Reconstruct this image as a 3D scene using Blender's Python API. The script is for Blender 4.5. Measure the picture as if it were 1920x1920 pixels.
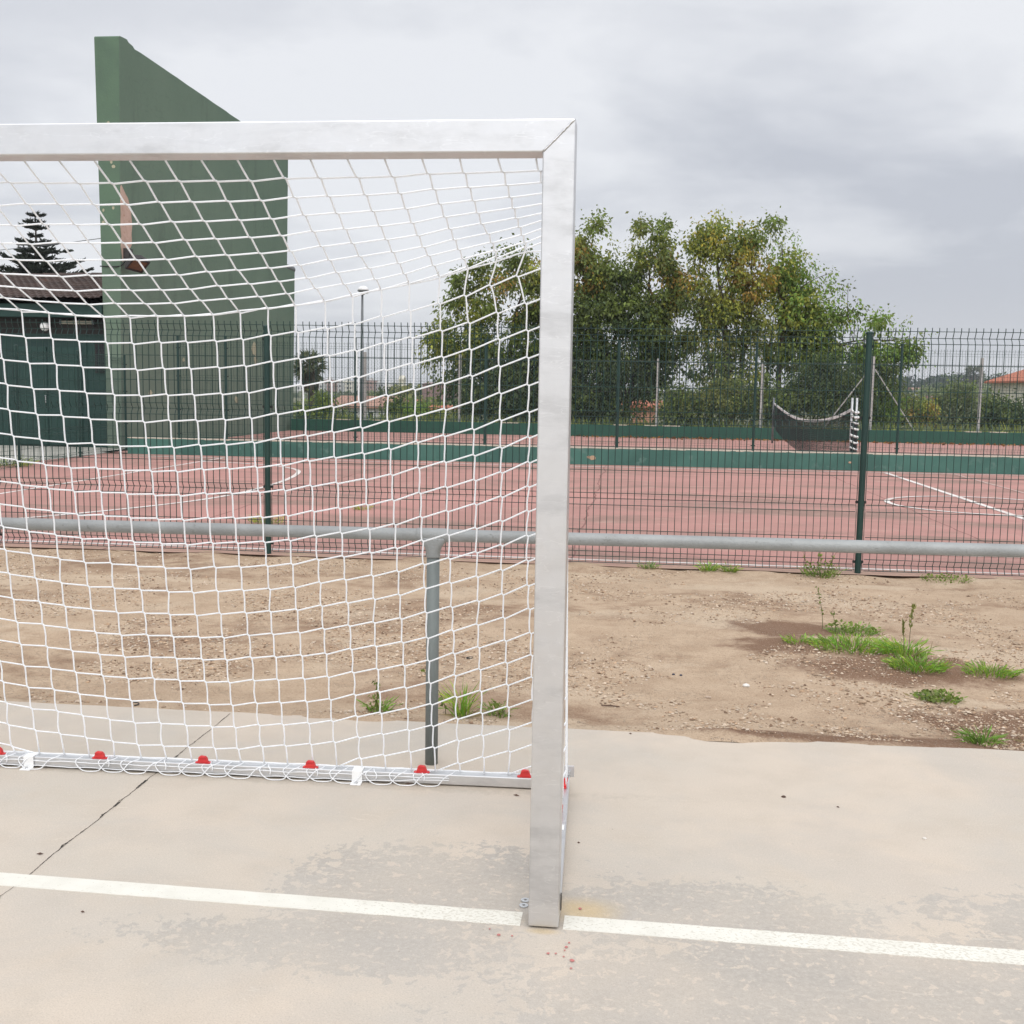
import bpy, bmesh, math, random
import numpy as np
from mathutils import Vector, Matrix, noise as mnoise
from math import sin, cos, pi, radians, sqrt
for o in list(bpy.data.objects): bpy.data.objects.remove(o)
sc = bpy.context.scene
COL = sc.collection
random.seed(7); rng = np.random.default_rng(7)

# ------------------------------------------------------------------ camera
F, CZ = 2092.56, 1.4197
PITCH, YAW, ROLL = 0.1096, 0.1066, 0.0164
fw = Vector((-sin(YAW)*cos(PITCH), cos(YAW)*cos(PITCH), -sin(PITCH)))
rt = fw.cross(Vector((0, 0, 1))).normalized(); up = rt.cross(fw)
rt, up = rt*cos(ROLL)+up*sin(ROLL), up*cos(ROLL)-rt*sin(ROLL)
cam = bpy.data.cameras.new('camera'); camo = bpy.data.objects.new('camera', cam); COL.objects.link(camo)
cam.sensor_width = 36; cam.lens = 36*F/1920; cam.clip_end = 6000; cam.clip_start = .05
camo.matrix_world = Matrix(((rt.x, up.x, -fw.x, 0), (rt.y, up.y, -fw.y, 0), (rt.z, up.z, -fw.z, CZ), (0, 0, 0, 1)))
sc.camera = camo
sc.render.resolution_x = sc.render.resolution_y = 1024
def ray(px, py): return rt*((px-960)/F) - up*((py-960)/F) + fw
def at(px, py, Y):                      # a point of the place at distance Y
    d = ray(px, py); t = Y/d.y; return Vector((d.x*t, Y, CZ+d.z*t))
def gnd(px, py, z=0):
    d = ray(px, py); t = (z-CZ)/d.z; return Vector((d.x*t, d.y*t, z))

# ------------------------------------------------------------------ light
SUN_EL, SUN_AZ = 52, 168
w = bpy.data.worlds.new('World'); sc.world = w; w.use_nodes = True
nt = w.node_tree; nt.nodes.clear()
def nd(nt, t, **k):
    n = nt.nodes.new(t)
    for a, v in k.items(): setattr(n, a, v)
    return n
def mth(nt, op, a, b=None, c=None, clamp=False):
    n = nd(nt, 'ShaderNodeMath', operation=op, use_clamp=clamp)
    for i, v in enumerate((a, b, c)):
        if v is None: continue
        if hasattr(v, 'is_output'): nt.links.new(v, n.inputs[i])
        else: n.inputs[i].default_value = v
    return n.outputs[0]
def vmth(nt, op, a, b=None, out=0):
    n = nd(nt, 'ShaderNodeVectorMath', operation=op)
    for i, v in enumerate((a, b)):
        if v is None: continue
        if hasattr(v, 'is_output'): nt.links.new(v, n.inputs[i])
        else: n.inputs[i].default_value = v
    return n.outputs[out]
def mixc(nt, f, a, b, mode='MIX'):
    n = nd(nt, 'ShaderNodeMix', data_type='RGBA', blend_type=mode)
    for i, v in ((0, f), (6, a), (7, b)):
        if hasattr(v, 'is_output'): nt.links.new(v, n.inputs[i])
        elif i == 0: n.inputs[0].default_value = v
        else: n.inputs[i].default_value = (*v[:3], 1)
    return n.outputs[2]
def noi(nt, vec, scale, detail=4, rough=.55, dist=0, out=0):
    n = nd(nt, 'ShaderNodeTexNoise'); n.inputs['Scale'].default_value = scale
    n.inputs['Detail'].default_value = detail; n.inputs['Roughness'].default_value = rough
    n.inputs['Distortion'].default_value = dist
    if vec is not None: nt.links.new(vec, n.inputs['Vector'])
    return n.outputs[out]
def mapr(nt, v, a, b, c=0, d=1, smooth=True):
    n = nd(nt, 'ShaderNodeMapRange', interpolation_type='SMOOTHSTEP' if smooth else 'LINEAR')
    nt.links.new(v, n.inputs[0])
    for i, x in enumerate((a, b, c, d)): n.inputs[i+1].default_value = x
    return n.outputs[0]
def mapp(nt, vec, loc=(0, 0, 0), rot=(0, 0, 0), scale=(1, 1, 1)):
    n = nd(nt, 'ShaderNodeMapping'); nt.links.new(vec, n.inputs[0])
    n.inputs[1].default_value = loc; n.inputs[2].default_value = rot; n.inputs[3].default_value = scale
    return n.outputs[0]

sky = nd(nt, 'ShaderNodeTexSky', sky_type='NISHITA', sun_disc=False)
sky.sun_elevation = radians(SUN_EL); sky.sun_rotation = radians(SUN_AZ); sky.dust_density = 3
tc = nd(nt, 'ShaderNodeTexCoord').outputs['Generated']
sep = nd(nt, 'ShaderNodeSeparateXYZ'); nt.links.new(tc, sep.inputs[0])
zz = mth(nt, 'MAXIMUM', sep.outputs[2], 0.0)
den = mth(nt, 'ADD', zz, .16)
cx = mth(nt, 'DIVIDE', sep.outputs[0], den); cy = mth(nt, 'DIVIDE', sep.outputs[1], den)
cmb = nd(nt, 'ShaderNodeCombineXYZ'); nt.links.new(cx, cmb.inputs[0]); nt.links.new(cy, cmb.inputs[1])
n1 = noi(nt, mapp(nt, cmb.outputs[0], loc=(2.3, .4, 0)), .75, 5, .5, .25)
n2 = noi(nt, mapp(nt, cmb.outputs[0], loc=(7.1, 3.3, 2)), 2.2, 6, .55, .3)
nn = mth(nt, 'ADD', mth(nt, 'MULTIPLY', n1, .72), mth(nt, 'MULTIPLY', n2, .28))
cl = mapr(nt, nn, .36, .62)
# a heavier bank of cloud low in the north-east
def lobe(px, py, a0, a1):
    d = ray(px, py).normalized()
    return mapr(nt, vmth(nt, 'DOT_PRODUCT', vmth(nt, 'NORMALIZE', tc), tuple(d), out=1), cos(radians(a0)), cos(radians(a1)))
bank = mth(nt, 'MAXIMUM', lobe(1650, 470, 13, 1), mth(nt, 'MULTIPLY', lobe(1000, 400, 9, 1), .55))
lit = mth(nt, 'MAXIMUM', lobe(500, -60, 22, 5), mth(nt, 'MULTIPLY', lobe(1800, -100, 16, 3), .5))
cl = mth(nt, 'ADD', mth(nt, 'SUBTRACT', cl, mth(nt, 'MULTIPLY', bank, .33)), mth(nt, 'MULTIPLY', lit, .5), clamp=True)
hor = mapr(nt, zz, .0, .10, 1, 0)
cc = mixc(nt, cl, (.555, .575, .63), (.85, .862, .89))
cc = mixc(nt, mth(nt, 'MULTIPLY', hor, .75), cc, (.74, .755, .785))
gain = mapr(nt, zz, .30, .95, 1.0, 1.9)
se, sa = radians(SUN_EL-12), radians(SUN_AZ)            # the cloud is brightest round the hidden sun
glow = mapr(nt, vmth(nt, 'DOT_PRODUCT', vmth(nt, 'NORMALIZE', tc), (sin(sa)*cos(se), cos(sa)*cos(se), sin(se)), out=1), .25, .98, 0, 1.0)
gain = mth(nt, 'ADD', gain, glow)
cc = mixc(nt, 1.0, cc, gain, 'MULTIPLY')
cc = mixc(nt, .10, cc, mixc(nt, 1.0, sky.outputs[0], (.10, .10, .10), 'MULTIPLY'))
bg = nd(nt, 'ShaderNodeBackground'); nt.links.new(cc, bg.inputs[0]); bg.inputs[1].default_value = 1.0
nt.links.new(bg.outputs[0], nd(nt, 'ShaderNodeOutputWorld').inputs[0])

sl = bpy.data.lights.new('sun', 'SUN'); slo = bpy.data.objects.new('sun', sl); COL.objects.link(slo)
sl.energy = .9; sl.angle = radians(22); sl.color = (1, .955, .89)
slo.rotation_euler = (radians(90-SUN_EL), 0, radians(180-SUN_AZ))
vs = sc.view_settings; vs.view_transform = 'Standard'; vs.look = 'None'; vs.gamma = 1; vs.exposure = 0.10

# ------------------------------------------------------------------ helpers
class MB:
    def __init__(s): s.v = []; s.f = []
    def add(s, vs_, fs):
        k = len(s.v); s.v += [tuple(v) for v in vs_]; s.f += [tuple(i+k for i in f) for f in fs]; return s
    def box(s, x0, x1, y0, y1, z0, z1):
        return s.add([(x, y, z) for z in (z0, z1) for y in (y0, y1) for x in (x0, x1)],
                     [(0, 2, 3, 1), (4, 5, 7, 6), (0, 1, 5, 4), (2, 6, 7, 3), (0, 4, 6, 2), (1, 3, 7, 5)])
    def prism(s, pts, off):              # planar polygon swept by off
        n = len(pts); off = Vector(off); p = [Vector(q) for q in pts]
        return s.add(p+[q+off for q in p], [tuple(range(n))[::-1], tuple(range(n, 2*n))]+[(i, (i+1) % n, n+(i+1) % n, n+i) for i in range(n)])
    def bar(s, a, b, w, h, upv=(0, 0, 1)):
        a, b = Vector(a), Vector(b); d = (b-a).normalized(); r = d.cross(Vector(upv)).normalized(); u = r.cross(d)
        c = [a+r*x*w/2+u*y*h/2 for x, y in ((-1, -1), (1, -1), (1, 1), (-1, 1))]
        return s.prism(c, b-a)
    def tube(s, pts, r, n=6, cap=True):
        p = [Vector(q) for q in pts]; k = len(s.v); m = len(p)
        rr = r if hasattr(r, '__len__') else [r]*m
        ref = None
        for i in range(m):
            d = (p[min(i+1, m-1)]-p[max(i-1, 0)])
            d = d.normalized() if d.length > 1e-9 else Vector((0, 0, 1))
            if ref is None: ref = d.orthogonal().normalized()
            ref = (ref-d*ref.dot(d))
            ref = ref.normalized() if ref.length > 1e-6 else d.orthogonal().normalized()
            b = d.cross(ref)
            for j in range(n):
                a = 2*pi*j/n; s.v.append(tuple(p[i]+(ref*cos(a)+b*sin(a))*rr[i]))
        for i in range(m-1):
            for j in range(n):
                a = k+i*n+j; b_ = k+i*n+(j+1) % n; s.f.append((a, b_, b_+n, a+n))
        if cap:
            s.f.append(tuple(k+j for j in range(n))[::-1]); s.f.append(tuple(k+(m-1)*n+j for j in range(n)))
        return s
    def lathe(s, prof, c=(0, 0, 0), n=16, M=None, cap=True):
        k = len(s.v); c = Vector(c)
        for r, z in prof:
            for j in range(n):
                v = Vector((r*cos(2*pi*j/n), r*sin(2*pi*j/n), z))
                if M is not None: v = M @ v
                s.v.append(tuple(c+v))
        for i in range(len(prof)-1):
            for j in range(n):
                a = k+i*n+j; b = k+i*n+(j+1) % n; s.f.append((a, b, b+n, a+n))
        if cap: s.f.append(tuple(k+j for j in range(n))[::-1]); s.f.append(tuple(k+(len(prof)-1)*n+j for j in range(n)))
        return s
    def build(s, name, m, parent=None, smooth=False, bevel=0):
        me = bpy.data.meshes.new(name); me.from_pydata(s.v, [], s.f); me.validate()
        if bevel:
            bm = bmesh.new(); bm.from_mesh(me)
            bmesh.ops.remove_doubles(bm, verts=bm.verts, dist=1e-6)
            es = [e for e in bm.edges if len(e.link_faces) == 2 and e.calc_face_angle(0) > .6]
            bmesh.ops.bevel(bm, geom=es, offset=bevel, segments=2, profile=.5, affect='EDGES')
            bm.to_mesh(me); bm.free()
        if smooth:
            me.polygons.foreach_set('use_smooth', [True]*len(me.polygons))
        return link(name, me, m, parent)
def link(name, me, m, parent=None):
    o = bpy.data.objects.new(name, me); COL.objects.link(o)
    if m: me.materials.append(m)
    if parent is not None:
        o.parent = parent; o.matrix_parent_inverse = Matrix.Translation(-parent.location) if parent.rotation_euler[2] == 0 else parent.matrix_basis.inverted()
    return o
def tag(o, label, cat, group=None, kind=None):
    if label: o['label'] = label
    if cat: o['category'] = cat
    if group: o['group'] = group
    if kind: o['kind'] = kind
    return o
def thing(name, label, cat, loc=(0, 0, 0), group=None, kind=None):
    o = bpy.data.objects.new(name, None); COL.objects.link(o); o.location = loc; o.empty_display_size = .1
    return tag(o, label, cat, group, kind)
def struct(o): o['kind'] = 'structure'; return o
def copy_tree(o, parent=None, off=Vector((0, 0, 0))):
    c = o.copy(); COL.objects.link(c)
    if parent is not None: c.parent = parent
    else: c.location = o.location+off
    for ch in [x for x in bpy.data.objects if x.parent == o]: copy_tree(ch, c)
    return c
def smoothline(pts, sub=3):
    p = [Vector(q) for q in pts]; out = []
    for i in range(len(p)-1):
        a, b, c, d = p[max(i-1, 0)], p[i], p[i+1], p[min(i+2, len(p)-1)]
        for k in range(sub):
            t = k/sub
            out.append(.5*((2*b)+(c-a)*t+(2*a-5*b+4*c-d)*t*t+(3*b-a-3*c+d)*t**3))
    return out+[p[-1]]
def fbm(x, y, z=0, s=1.0): return mnoise.fractal(Vector((x*s, y*s, z)), 1, 2, 4)

# ------------------------------------------------------------------ materials
def mat(name, col=(.5, .5, .5), rough=.7, metal=0.0, spec=.5):
    m = bpy.data.materials.new(name); m.use_nodes = True; t = m.node_tree
    b = t.nodes['Principled BSDF']
    b.inputs['Base Color'].default_value = (*col, 1); b.inputs['Roughness'].default_value = rough
    b.inputs['Metallic'].default_value = metal; b.inputs['Specular IOR Level'].default_value = spec
    return m, t, b
def pos(t): return nd(t, 'ShaderNodeNewGeometry').outputs['Position']
def objc(t): return nd(t, 'ShaderNodeTexCoord').outputs['Object']
def bump(t, b, h, strength=.3, dist=.01):
    n = nd(t, 'ShaderNodeBump'); n.inputs['Strength'].default_value = strength; n.inputs['Distance'].default_value = dist
    t.links.new(h, n.inputs['Height']); t.links.new(n.outputs[0], b.inputs['Normal'])
def ell(t, P, cx_, cy_, rx, ry):
    v = vmth(t, 'MULTIPLY', vmth(t, 'SUBTRACT', P, (cx_, cy_, 0)), (1/rx, 1/ry, 0))
    return mth(t, 'SUBTRACT', 1.0, vmth(t, 'LENGTH', v, out=1))
def mottled(name, c1, c2, scale, rough=.8, metal=0, c3=None, s3=40, th=(.6, .66), bmp=0, bs=60, spec=.4):
    m, t, b = mat(name, c1, rough, metal, spec); P = pos(t)
    c = mixc(t, mapr(t, noi(t, P, scale, 6, .6), .32, .68), c1, c2)
    if c3: c = mixc(t, mapr(t, noi(t, P, s3, 5, .6), *th), c, c3)
    t.links.new(c, b.inputs[0])
    if bmp: bump(t, b, noi(t, P, bs, 5, .6), bmp, .01)
    return m
def zinc(name, c, rough, metal, dirt=.25):
    m, t, b = mat(name, c, rough, metal); P = pos(t)
    vor = nd(t, 'ShaderNodeTexVoronoi'); vor.inputs['Scale'].default_value = 55; t.links.new(P, vor.inputs[0])
    sepc = nd(t, 'ShaderNodeSeparateColor'); t.links.new(vor.outputs['Color'], sepc.inputs[0])
    n = noi(t, mapp(t, P, rot=(.3, .5, .2), scale=(3, 3, 9)), 1.6, 7, .62)
    st = noi(t, mapp(t, P, rot=(0, .45, 0), scale=(3, 3, 16)), 1.3, 6, .6, 1.2)
    d = tuple(x*.74 for x in c)
    col = mixc(t, mth(t, 'MULTIPLY', mapr(t, n, .45, .75), dirt*2.4), c, d)
    col = mixc(t, mth(t, 'MULTIPLY', mapr(t, st, .52, .8), .3), col, tuple(x*.7 for x in c))
    sf = mapr(t, noi(t, mapp(t, P, rot=(.2, .6, .3), scale=(1, 1, 2.6)), 26, 7, .72, .5), .66, .74)
    col = mixc(t, mth(t, 'MULTIPLY', sf, .5), col, tuple(x*.42 for x in c))
    sf2 = mapr(t, mth(t, 'ABSOLUTE', mth(t, 'SUBTRACT', noi(t, mapp(t, P, rot=(.1, .5, .2), scale=(3, 3, 14)), .9, 4, .6), .5)), .006, .001)
    col = mixc(t, mth(t, 'MULTIPLY', sf2, .3), col, tuple(min(1, x*1.25) for x in c))
    col = mixc(t, mth(t, 'MULTIPLY', sepc.outputs[0], .10), col, tuple(x*.7 for x in c))
    t.links.new(col, b.inputs[0])
    r = mth(t, 'ADD', mth(t, 'MULTIPLY', n, .25), mth(t, 'ADD', mth(t, 'MULTIPLY', sepc.outputs[1], .06), rough-.14))
    t.links.new(r, b.inputs['Roughness'])
    bump(t, b, n, .06, .004)
    return m
MT = {}
MT['zinc'] = zinc('galvanized_steel', (.67, .672, .675), .36, .88, .34)
MT['zinc_dull'] = zinc('dull_galvanized_steel', (.56, .57, .575), .5, .55, .3)
MT['rail'] = mottled('grey_rail_paint', (.31, .32, .315), (.255, .263, .257), 7, .5, .2, (.20, .205, .195), 38, (.60, .74), .3, 120)
MT['railpost'] = mottled('grey_green_paint', (.20, .225, .215), (.165, .185, .178), 5, .55, .1, (.34, .36, .35), 60, (.70, .78), .1, 90)
MT['white_metal'] = mottled('white_coated_steel', (.80, .80, .79), (.72, .72, .71), 20, .45)
MT['red'] = mottled('red_plastic', (.62, .045, .04), (.52, .03, .035), 30, .38)
def mk_twine():
    m, t, b = mat('white_twine', (.95, .96, .97), .9, spec=.1); tr = nd(t, 'ShaderNodeBsdfTranslucent'); tr.inputs[0].default_value = (.95, .96, .97, 1)
    x = nd(t, 'ShaderNodeMixShader'); x.inputs[0].default_value = .38; o = [n for n in t.nodes if n.type == 'OUTPUT_MATERIAL'][0]
    t.links.new(b.outputs[0], x.inputs[1]); t.links.new(tr.outputs[0], x.inputs[2]); t.links.new(x.outputs[0], o.inputs[0]); return m
MT['twine'] = mk_twine()
MT['fence'] = mottled('green_powder_coat', (.012, .042, .034), (.009, .032, .028), 4, .42)
MT['black'] = mottled('black_plastic', (.012, .012, .012), (.02, .02, .02), 30, .5)
MT['steel_bolt'] = mottled('bright_steel', (.62, .63, .64), (.5, .5, .5), 80, .3, .9)
MT['rust'] = mottled('rusty_steel', (.10, .055, .035), (.07, .04, .03), 60, .8)
MT['bark'] = mottled('bark', (.10, .082, .065), (.055, .045, .038), 6, .95, 0, None, 0, (0, 1), .5, 25)
MT['concpost'] = mottled('concrete_post', (.42, .41, .39), (.34, .33, .31), 5, .9)
MT['stone'] = mottled('pebble', (.50, .40, .31), (.34, .26, .20), 14, .9)
MT['glass_dark'] = mottled('dark_glass', (.02, .022, .025), (.015, .016, .02), 3, .1)

def mk_concrete():
    m, t, b = mat('worn_concrete', rough=.88, spec=.25); P = pos(t)
    big = noi(t, P, .9, 4, .5, .4); med = noi(t, P, 5, 6, .6); fine = noi(t, P, 60, 5, .65); vf = noi(t, P, 240, 3, .6)
    c = mixc(t, mapr(t, big, .38, .66), (.545, .468, .385), (.49, .44, .375))
    c = mixc(t, mth(t, 'MULTIPLY', mapr(t, med, .4, .72), .5), c, (.46, .395, .322))
    # worn grey areas near the goal line
    reg = None
    for e in ((-.62, 2.95, .40, .42), (-.75, 2.66, .55, .17), (.25, 2.95, .62, .26), (.75, 2.5, 1.15, .56), (.05, 2.45, .40, .35), (1.3, 3.05, .55, .22), (-.38, 3.02, .26, .34), (1.35, 2.72, .7, .4)):
        x = ell(t, P, *e); reg = x if reg is None else mth(t, 'MAXIMUM', reg, x)
    reg = mth(t, 'ADD', reg, mth(t, 'MULTIPLY', mth(t, 'SUBTRACT', noi(t, P, 3.2, 8, .68, .6), .5), 1.5))
    reg = mth(t, 'ADD', reg, mth(t, 'MULTIPLY', mth(t, 'SUBTRACT', noi(t, P, 24, 8, .66, .5), .5), 2.2))
    wm = mapr(t, reg, .14, .22)
    grey = mixc(t, mapr(t, fine, .35, .7), (.335, .313, .282), (.40, .372, .333))
    c = mixc(t, mth(t, 'MULTIPLY', wm, mapr(t, noi(t, P, 2.1, 5, .6), .3, .7, .4, .85)), c, grey)
    flake = mapr(t, noi(t, mapp(t, P, loc=(2, 9, 0)), 30, 6, .62, .4), .57, .62)
    c = mixc(t, mth(t, 'MULTIPLY', flake, mth(t, 'MULTIPLY', wm, .75)), c, (.54, .465, .385))
    scr = mapr(t, mth(t, 'ABSOLUTE', mth(t, 'SUBTRACT', noi(t, mapp(t, P, loc=(5, 5, 0), rot=(0, 0, -.35), scale=(.5, 6, 1)), 1.7, 3, .5), .5)), .0035, .0008)
    c = mixc(t, mth(t, 'MULTIPLY', scr, mth(t, 'MULTIPLY', mapr(t, med, .5, .62), .45)), c, (.60, .54, .46))
    hair = mapr(t, mth(t, 'ABSOLUTE', mth(t, 'SUBTRACT', noi(t, mapp(t, P, loc=(1, 3, 4)), .75, 6, .6, .2), .5)), .0022, .0004)
    c = mixc(t, mth(t, 'MULTIPLY', hair, mth(t, 'MULTIPLY', mapr(t, noi(t, P, 1.1, 3), .5, .6), .0)), c, (.24, .21, .18))
    # loose grey patches further off
    far = mth(t, 'MULTIPLY', mapr(t, noi(t, mapp(t, P, loc=(3, 1, 0)), 1.3, 8, .66, .5), .46, .62), .35)
    c = mixc(t, far, c, (.42, .392, .355))
    y1 = mapr(t, mth(t, 'ADD', ell(t, P, -.10, 2.93, .16, .11), mth(t, 'MULTIPLY', mth(t, 'SUBTRACT', med, .5), .8)), .0, .9)
    c = mixc(t, mth(t, 'MULTIPLY', y1, .75), c, (.53, .40, .22))
    y2 = mapr(t, ell(t, P, -.20, 2.80, .06, .025), .0, .8)
    c = mixc(t, mth(t, 'MULTIPLY', y2, .5), c, (.52, .38, .18))
    # pale chalky scuffs and tiny dark specks
    c = mixc(t, mth(t, 'MULTIPLY', mapr(t, noi(t, mapp(t, P, loc=(9, 2, 0)), 22, 7, .7, .8), .66, .74), .5), c, (.66, .61, .54))
    c = mixc(t, mth(t, 'MULTIPLY', mapr(t, noi(t, mapp(t, P, loc=(4, 7, 0)), 55, 4, .6), .70, .76), .6), c, (.16, .14, .12))
    c = mixc(t, mth(t, 'MULTIPLY', mapr(t, vf, .42, .72), .34), c, (.27, .24, .20)); c = mixc(t, mth(t, 'MULTIPLY', mapr(t, noi(t, mapp(t, P, loc=(6, 1, 0)), 110, 4, .7), .54, .70), .30), c, (.66, .58, .48))
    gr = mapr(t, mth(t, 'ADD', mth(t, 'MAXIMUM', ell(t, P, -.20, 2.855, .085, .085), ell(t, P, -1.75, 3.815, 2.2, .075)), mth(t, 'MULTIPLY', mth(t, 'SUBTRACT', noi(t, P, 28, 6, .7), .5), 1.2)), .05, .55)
    c = mixc(t, mth(t, 'MULTIPLY', gr, .30), c, (.25, .215, .17))  # contact shade and grime darkened into the slab round post foot and rear bar
    t.links.new(c, b.inputs[0])
    bump(t, b, mth(t, 'ADD', mth(t, 'MULTIPLY', fine, .6), mth(t, 'MULTIPLY', vf, .4)), .22, .004)
    return m
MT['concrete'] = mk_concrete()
def mk_line():
    m, t, b = mat('worn_line_paint', rough=.7, spec=.3); P = pos(t)
    c = mixc(t, mapr(t, noi(t, P, 9, 5, .6), .35, .7), (.67, .65, .58), (.62, .60, .53))
    reg = mth(t, 'ADD', mth(t, 'MAXIMUM', ell(t, P, -.35, 2.85, .52, .5), ell(t, P, .75, 2.8, 1.0, .6)), .1, clamp=True)
    f = noi(t, mapp(t, P, rot=(0, 0, .6), scale=(1, 1.6, 1)), 95, 3, .55)
    k = mth(t, 'ADD', f, mth(t, 'MULTIPLY', reg, .12))
    c = mixc(t, mth(t, 'MULTIPLY', mapr(t, k, .635, .69), .85), c, (.52, .485, .41))
    k2 = mapr(t, noi(t, P, 30, 6, .75, .4), .70, .74)
    c = mixc(t, mth(t, 'MULTIPLY', k2, .6), c, (.45, .42, .37))
    t.links.new(c, b.inputs[0]); return m
MT['line'] = mk_line()
def mk_court():
    m, t, b = mat('red_court', rough=.85, spec=.25); P = pos(t)
    big = noi(t, mapp(t, P, scale=(.55, 1, 1)), .55, 6, .62, .4); med = noi(t, P, 2.6, 6, .65); fine = noi(t, P, 30, 4, .6)
    c = mixc(t, mapr(t, big, .36, .66), (.42, .215, .185), (.345, .185, .158))
    c = mixc(t, mth(t, 'MULTIPLY', mapr(t, noi(t, mapp(t, P, loc=(5, 2, 0), scale=(.45, 1.2, 1)), .8, 7, .66, .6), .46, .64), .8), c, (.215, .145, .115))
    c = mixc(t, mth(t, 'MULTIPLY', mapr(t, med, .52, .75), .5), c, (.47, .32, .26))
    c = mixc(t, mth(t, 'MULTIPLY', mapr(t, fine, .35, .7), .2), c, (.3, .17, .15))
    dust = mth(t, 'ADD', ell(t, P, 0, 9.0, 60, .45), mth(t, 'MULTIPLY', mth(t, 'SUBTRACT', med, .5), 1.2))
    c = mixc(t, mth(t, 'MULTIPLY', mapr(t, dust, .15, .8), .55), c, (.40, .29, .21))
    sx = nd(t, 'ShaderNodeSeparateXYZ'); t.links.new(P, sx.inputs[0])
    x = mth(t, 'ADD', sx.outputs[0], mth(t, 'MULTIPLY', mth(t, 'SUBTRACT', noi(t, P, 1.2, 3), .5), .18))
    jf = mth(t, 'ABSOLUTE', mth(t, 'SUBTRACT', mth(t, 'FRACT', mth(t, 'DIVIDE', mth(t, 'ADD', x, 30.35), 3.98)), .5))
    c = mixc(t, mth(t, 'MULTIPLY', mapr(t, jf, .0035, .0012), .7), c, (.14, .06, .05))
    t.links.new(c, b.inputs[0]); bump(t, b, fine, .15, .006); return m
MT['court'] = mk_court()
def mk_dirt():
    m, t, b = mat('sandy_dirt', rough=.95, spec=.1); P = pos(t)
    big = noi(t, mapp(t, P, loc=(1.3, .2, 0), scale=(.7, 1.25, 1)), .9, 7, .62, .5); med = noi(t, P, 4.5, 7, .66); fine = noi(t, P, 42, 5, .7)
    vor = nd(t, 'ShaderNodeTexVoronoi'); vor.inputs['Scale'].default_value = 75; t.links.new(P, vor.inputs[0])
    sp = nd(t, 'ShaderNodeSeparateColor'); t.links.new(vor.outputs['Color'], sp.inputs[0])
    c = mixc(t, mapr(t, med, .35, .68), (.47, .355, .25), (.385, .28, .192))
    brown = mapr(t, mth(t, 'ADD', big, mth(t, 'MULTIPLY', mth(t, 'SUBTRACT', med, .5), .35)), .50, .66)
    sand = mapr(t, mth(t, 'ADD', noi(t, mapp(t, P, loc=(8, 4, 1), scale=(.6, 1.3, 1)), 1.1, 6, .6, .4), mth(t, 'MULTIPLY', mth(t, 'SUBTRACT', fine, .5), .2)), .52, .64)
    c = mixc(t, mth(t, 'MULTIPLY', brown, .75), c, (.225, .14, .09))
    c = mixc(t, mth(t, 'MULTIPLY', sand, .7), c, (.52, .415, .305))
    hum = None                                            # dark humus under the weeds and along the slab edge
    for e in ((1.42, 5.95, .75, .42), (1.75, 5.0, .75, .38), (1.0, 6.9, .5, .4), (1.55, 4.66, 1.1, .17), (.7, 4.63, .55, .09), (.95, 6.4, .5, .35)):
        x = ell(t, P, *e); hum = x if hum is None else mth(t, 'MAXIMUM', hum, x)
    hum = mapr(t, mth(t, 'ADD', hum, mth(t, 'MULTIPLY', mth(t, 'SUBTRACT', noi(t, P, 5, 7, .7), .5), 1.3)), .1, .5)
    c = mixc(t, mth(t, 'MULTIPLY', hum, .88), c, (.16, .088, .055))
    gm = mapr(t, noi(t, mapp(t, P, loc=(2, 6, 0)), 1.7, 5, .6), .42, .62)
    stn = mth(t, 'MULTIPLY', mapr(t, sp.outputs[0], .62, .9), mth(t, 'MULTIPLY', mapr(t, vor.outputs['Distance'], .55, .2), gm))
    c = mixc(t, mth(t, 'MULTIPLY', stn, .65), c, (.54, .43, .33))
    dk = mapr(t, noi(t, P, 30, 7, .8), .54, .68)
    c = mixc(t, mth(t, 'MULTIPLY', dk, .4), c, (.17, .11, .075))
    gr1 = noi(t, P, 120, 4, .8)
    c = mixc(t, mth(t, 'MULTIPLY', mapr(t, gr1, .50, .70), .55), c, (.17, .11, .07)); c = mixc(t, mth(t, 'MULTIPLY', mapr(t, gr1, .48, .30), .5), c, (.58, .46, .345))
    t.links.new(c, b.inputs[0])
    bump(t, b, mth(t, 'ADD', mth(t, 'MULTIPLY', fine, .6), mth(t, 'MULTIPLY', stn, .5)), 1.0, .02)
    return m
MT['dirt'] = mk_dirt()
MT['terrain'] = mottled('field', (.085, .10, .045), (.17, .155, .085), .06, .95, 0, (.06, .075, .035), .6, (.5, .62))
MT['path'] = mottled('pale_path', (.46, .44, .39), (.37, .36, .32), 1.2, .9, 0, (.27, .26, .23), 12, (.62, .72))
MT['teal'] = mottled('teal_wall_paint', (.060, .155, .125), (.040, .108, .088), .8, .75, 0, (.10, .18, .152), 5, (.58, .74), .1, 30)
MT['darkgreen'] = mottled('dark_green_wall_paint', (.022, .085, .058), (.018, .07, .05), 1.1, .7, 0, (.04, .11, .08), 9, (.66, .76), .1, 30)
MT['bare'] = mottled('bare_mortar', (.52, .46, .37), (.40, .36, .30), 6, .9)
MT['shed'] = mottled('dark_green_render', (.016, .05, .041), (.013, .042, .036), 1.4, .6, 0, (.026, .065, .054), 7, (.64, .75))
MT['shed_door'] = mottled('dark_green_door_paint', (.013, .042, .035), (.011, .036, .032), 2.0, .5)
MT['soffit'] = mottled('dark_timber_and_shade', (.02, .018, .017), (.028, .025, .022), 5, .8)  # near-black timber, also the colour of the painted shade below the lintel
MT['tile'] = mottled('weathered_roof_tile', (.062, .045, .04), (.09, .062, .053), 2.2, .9, 0, (.19, .085, .05), 1.1, (.64, .82))
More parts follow.
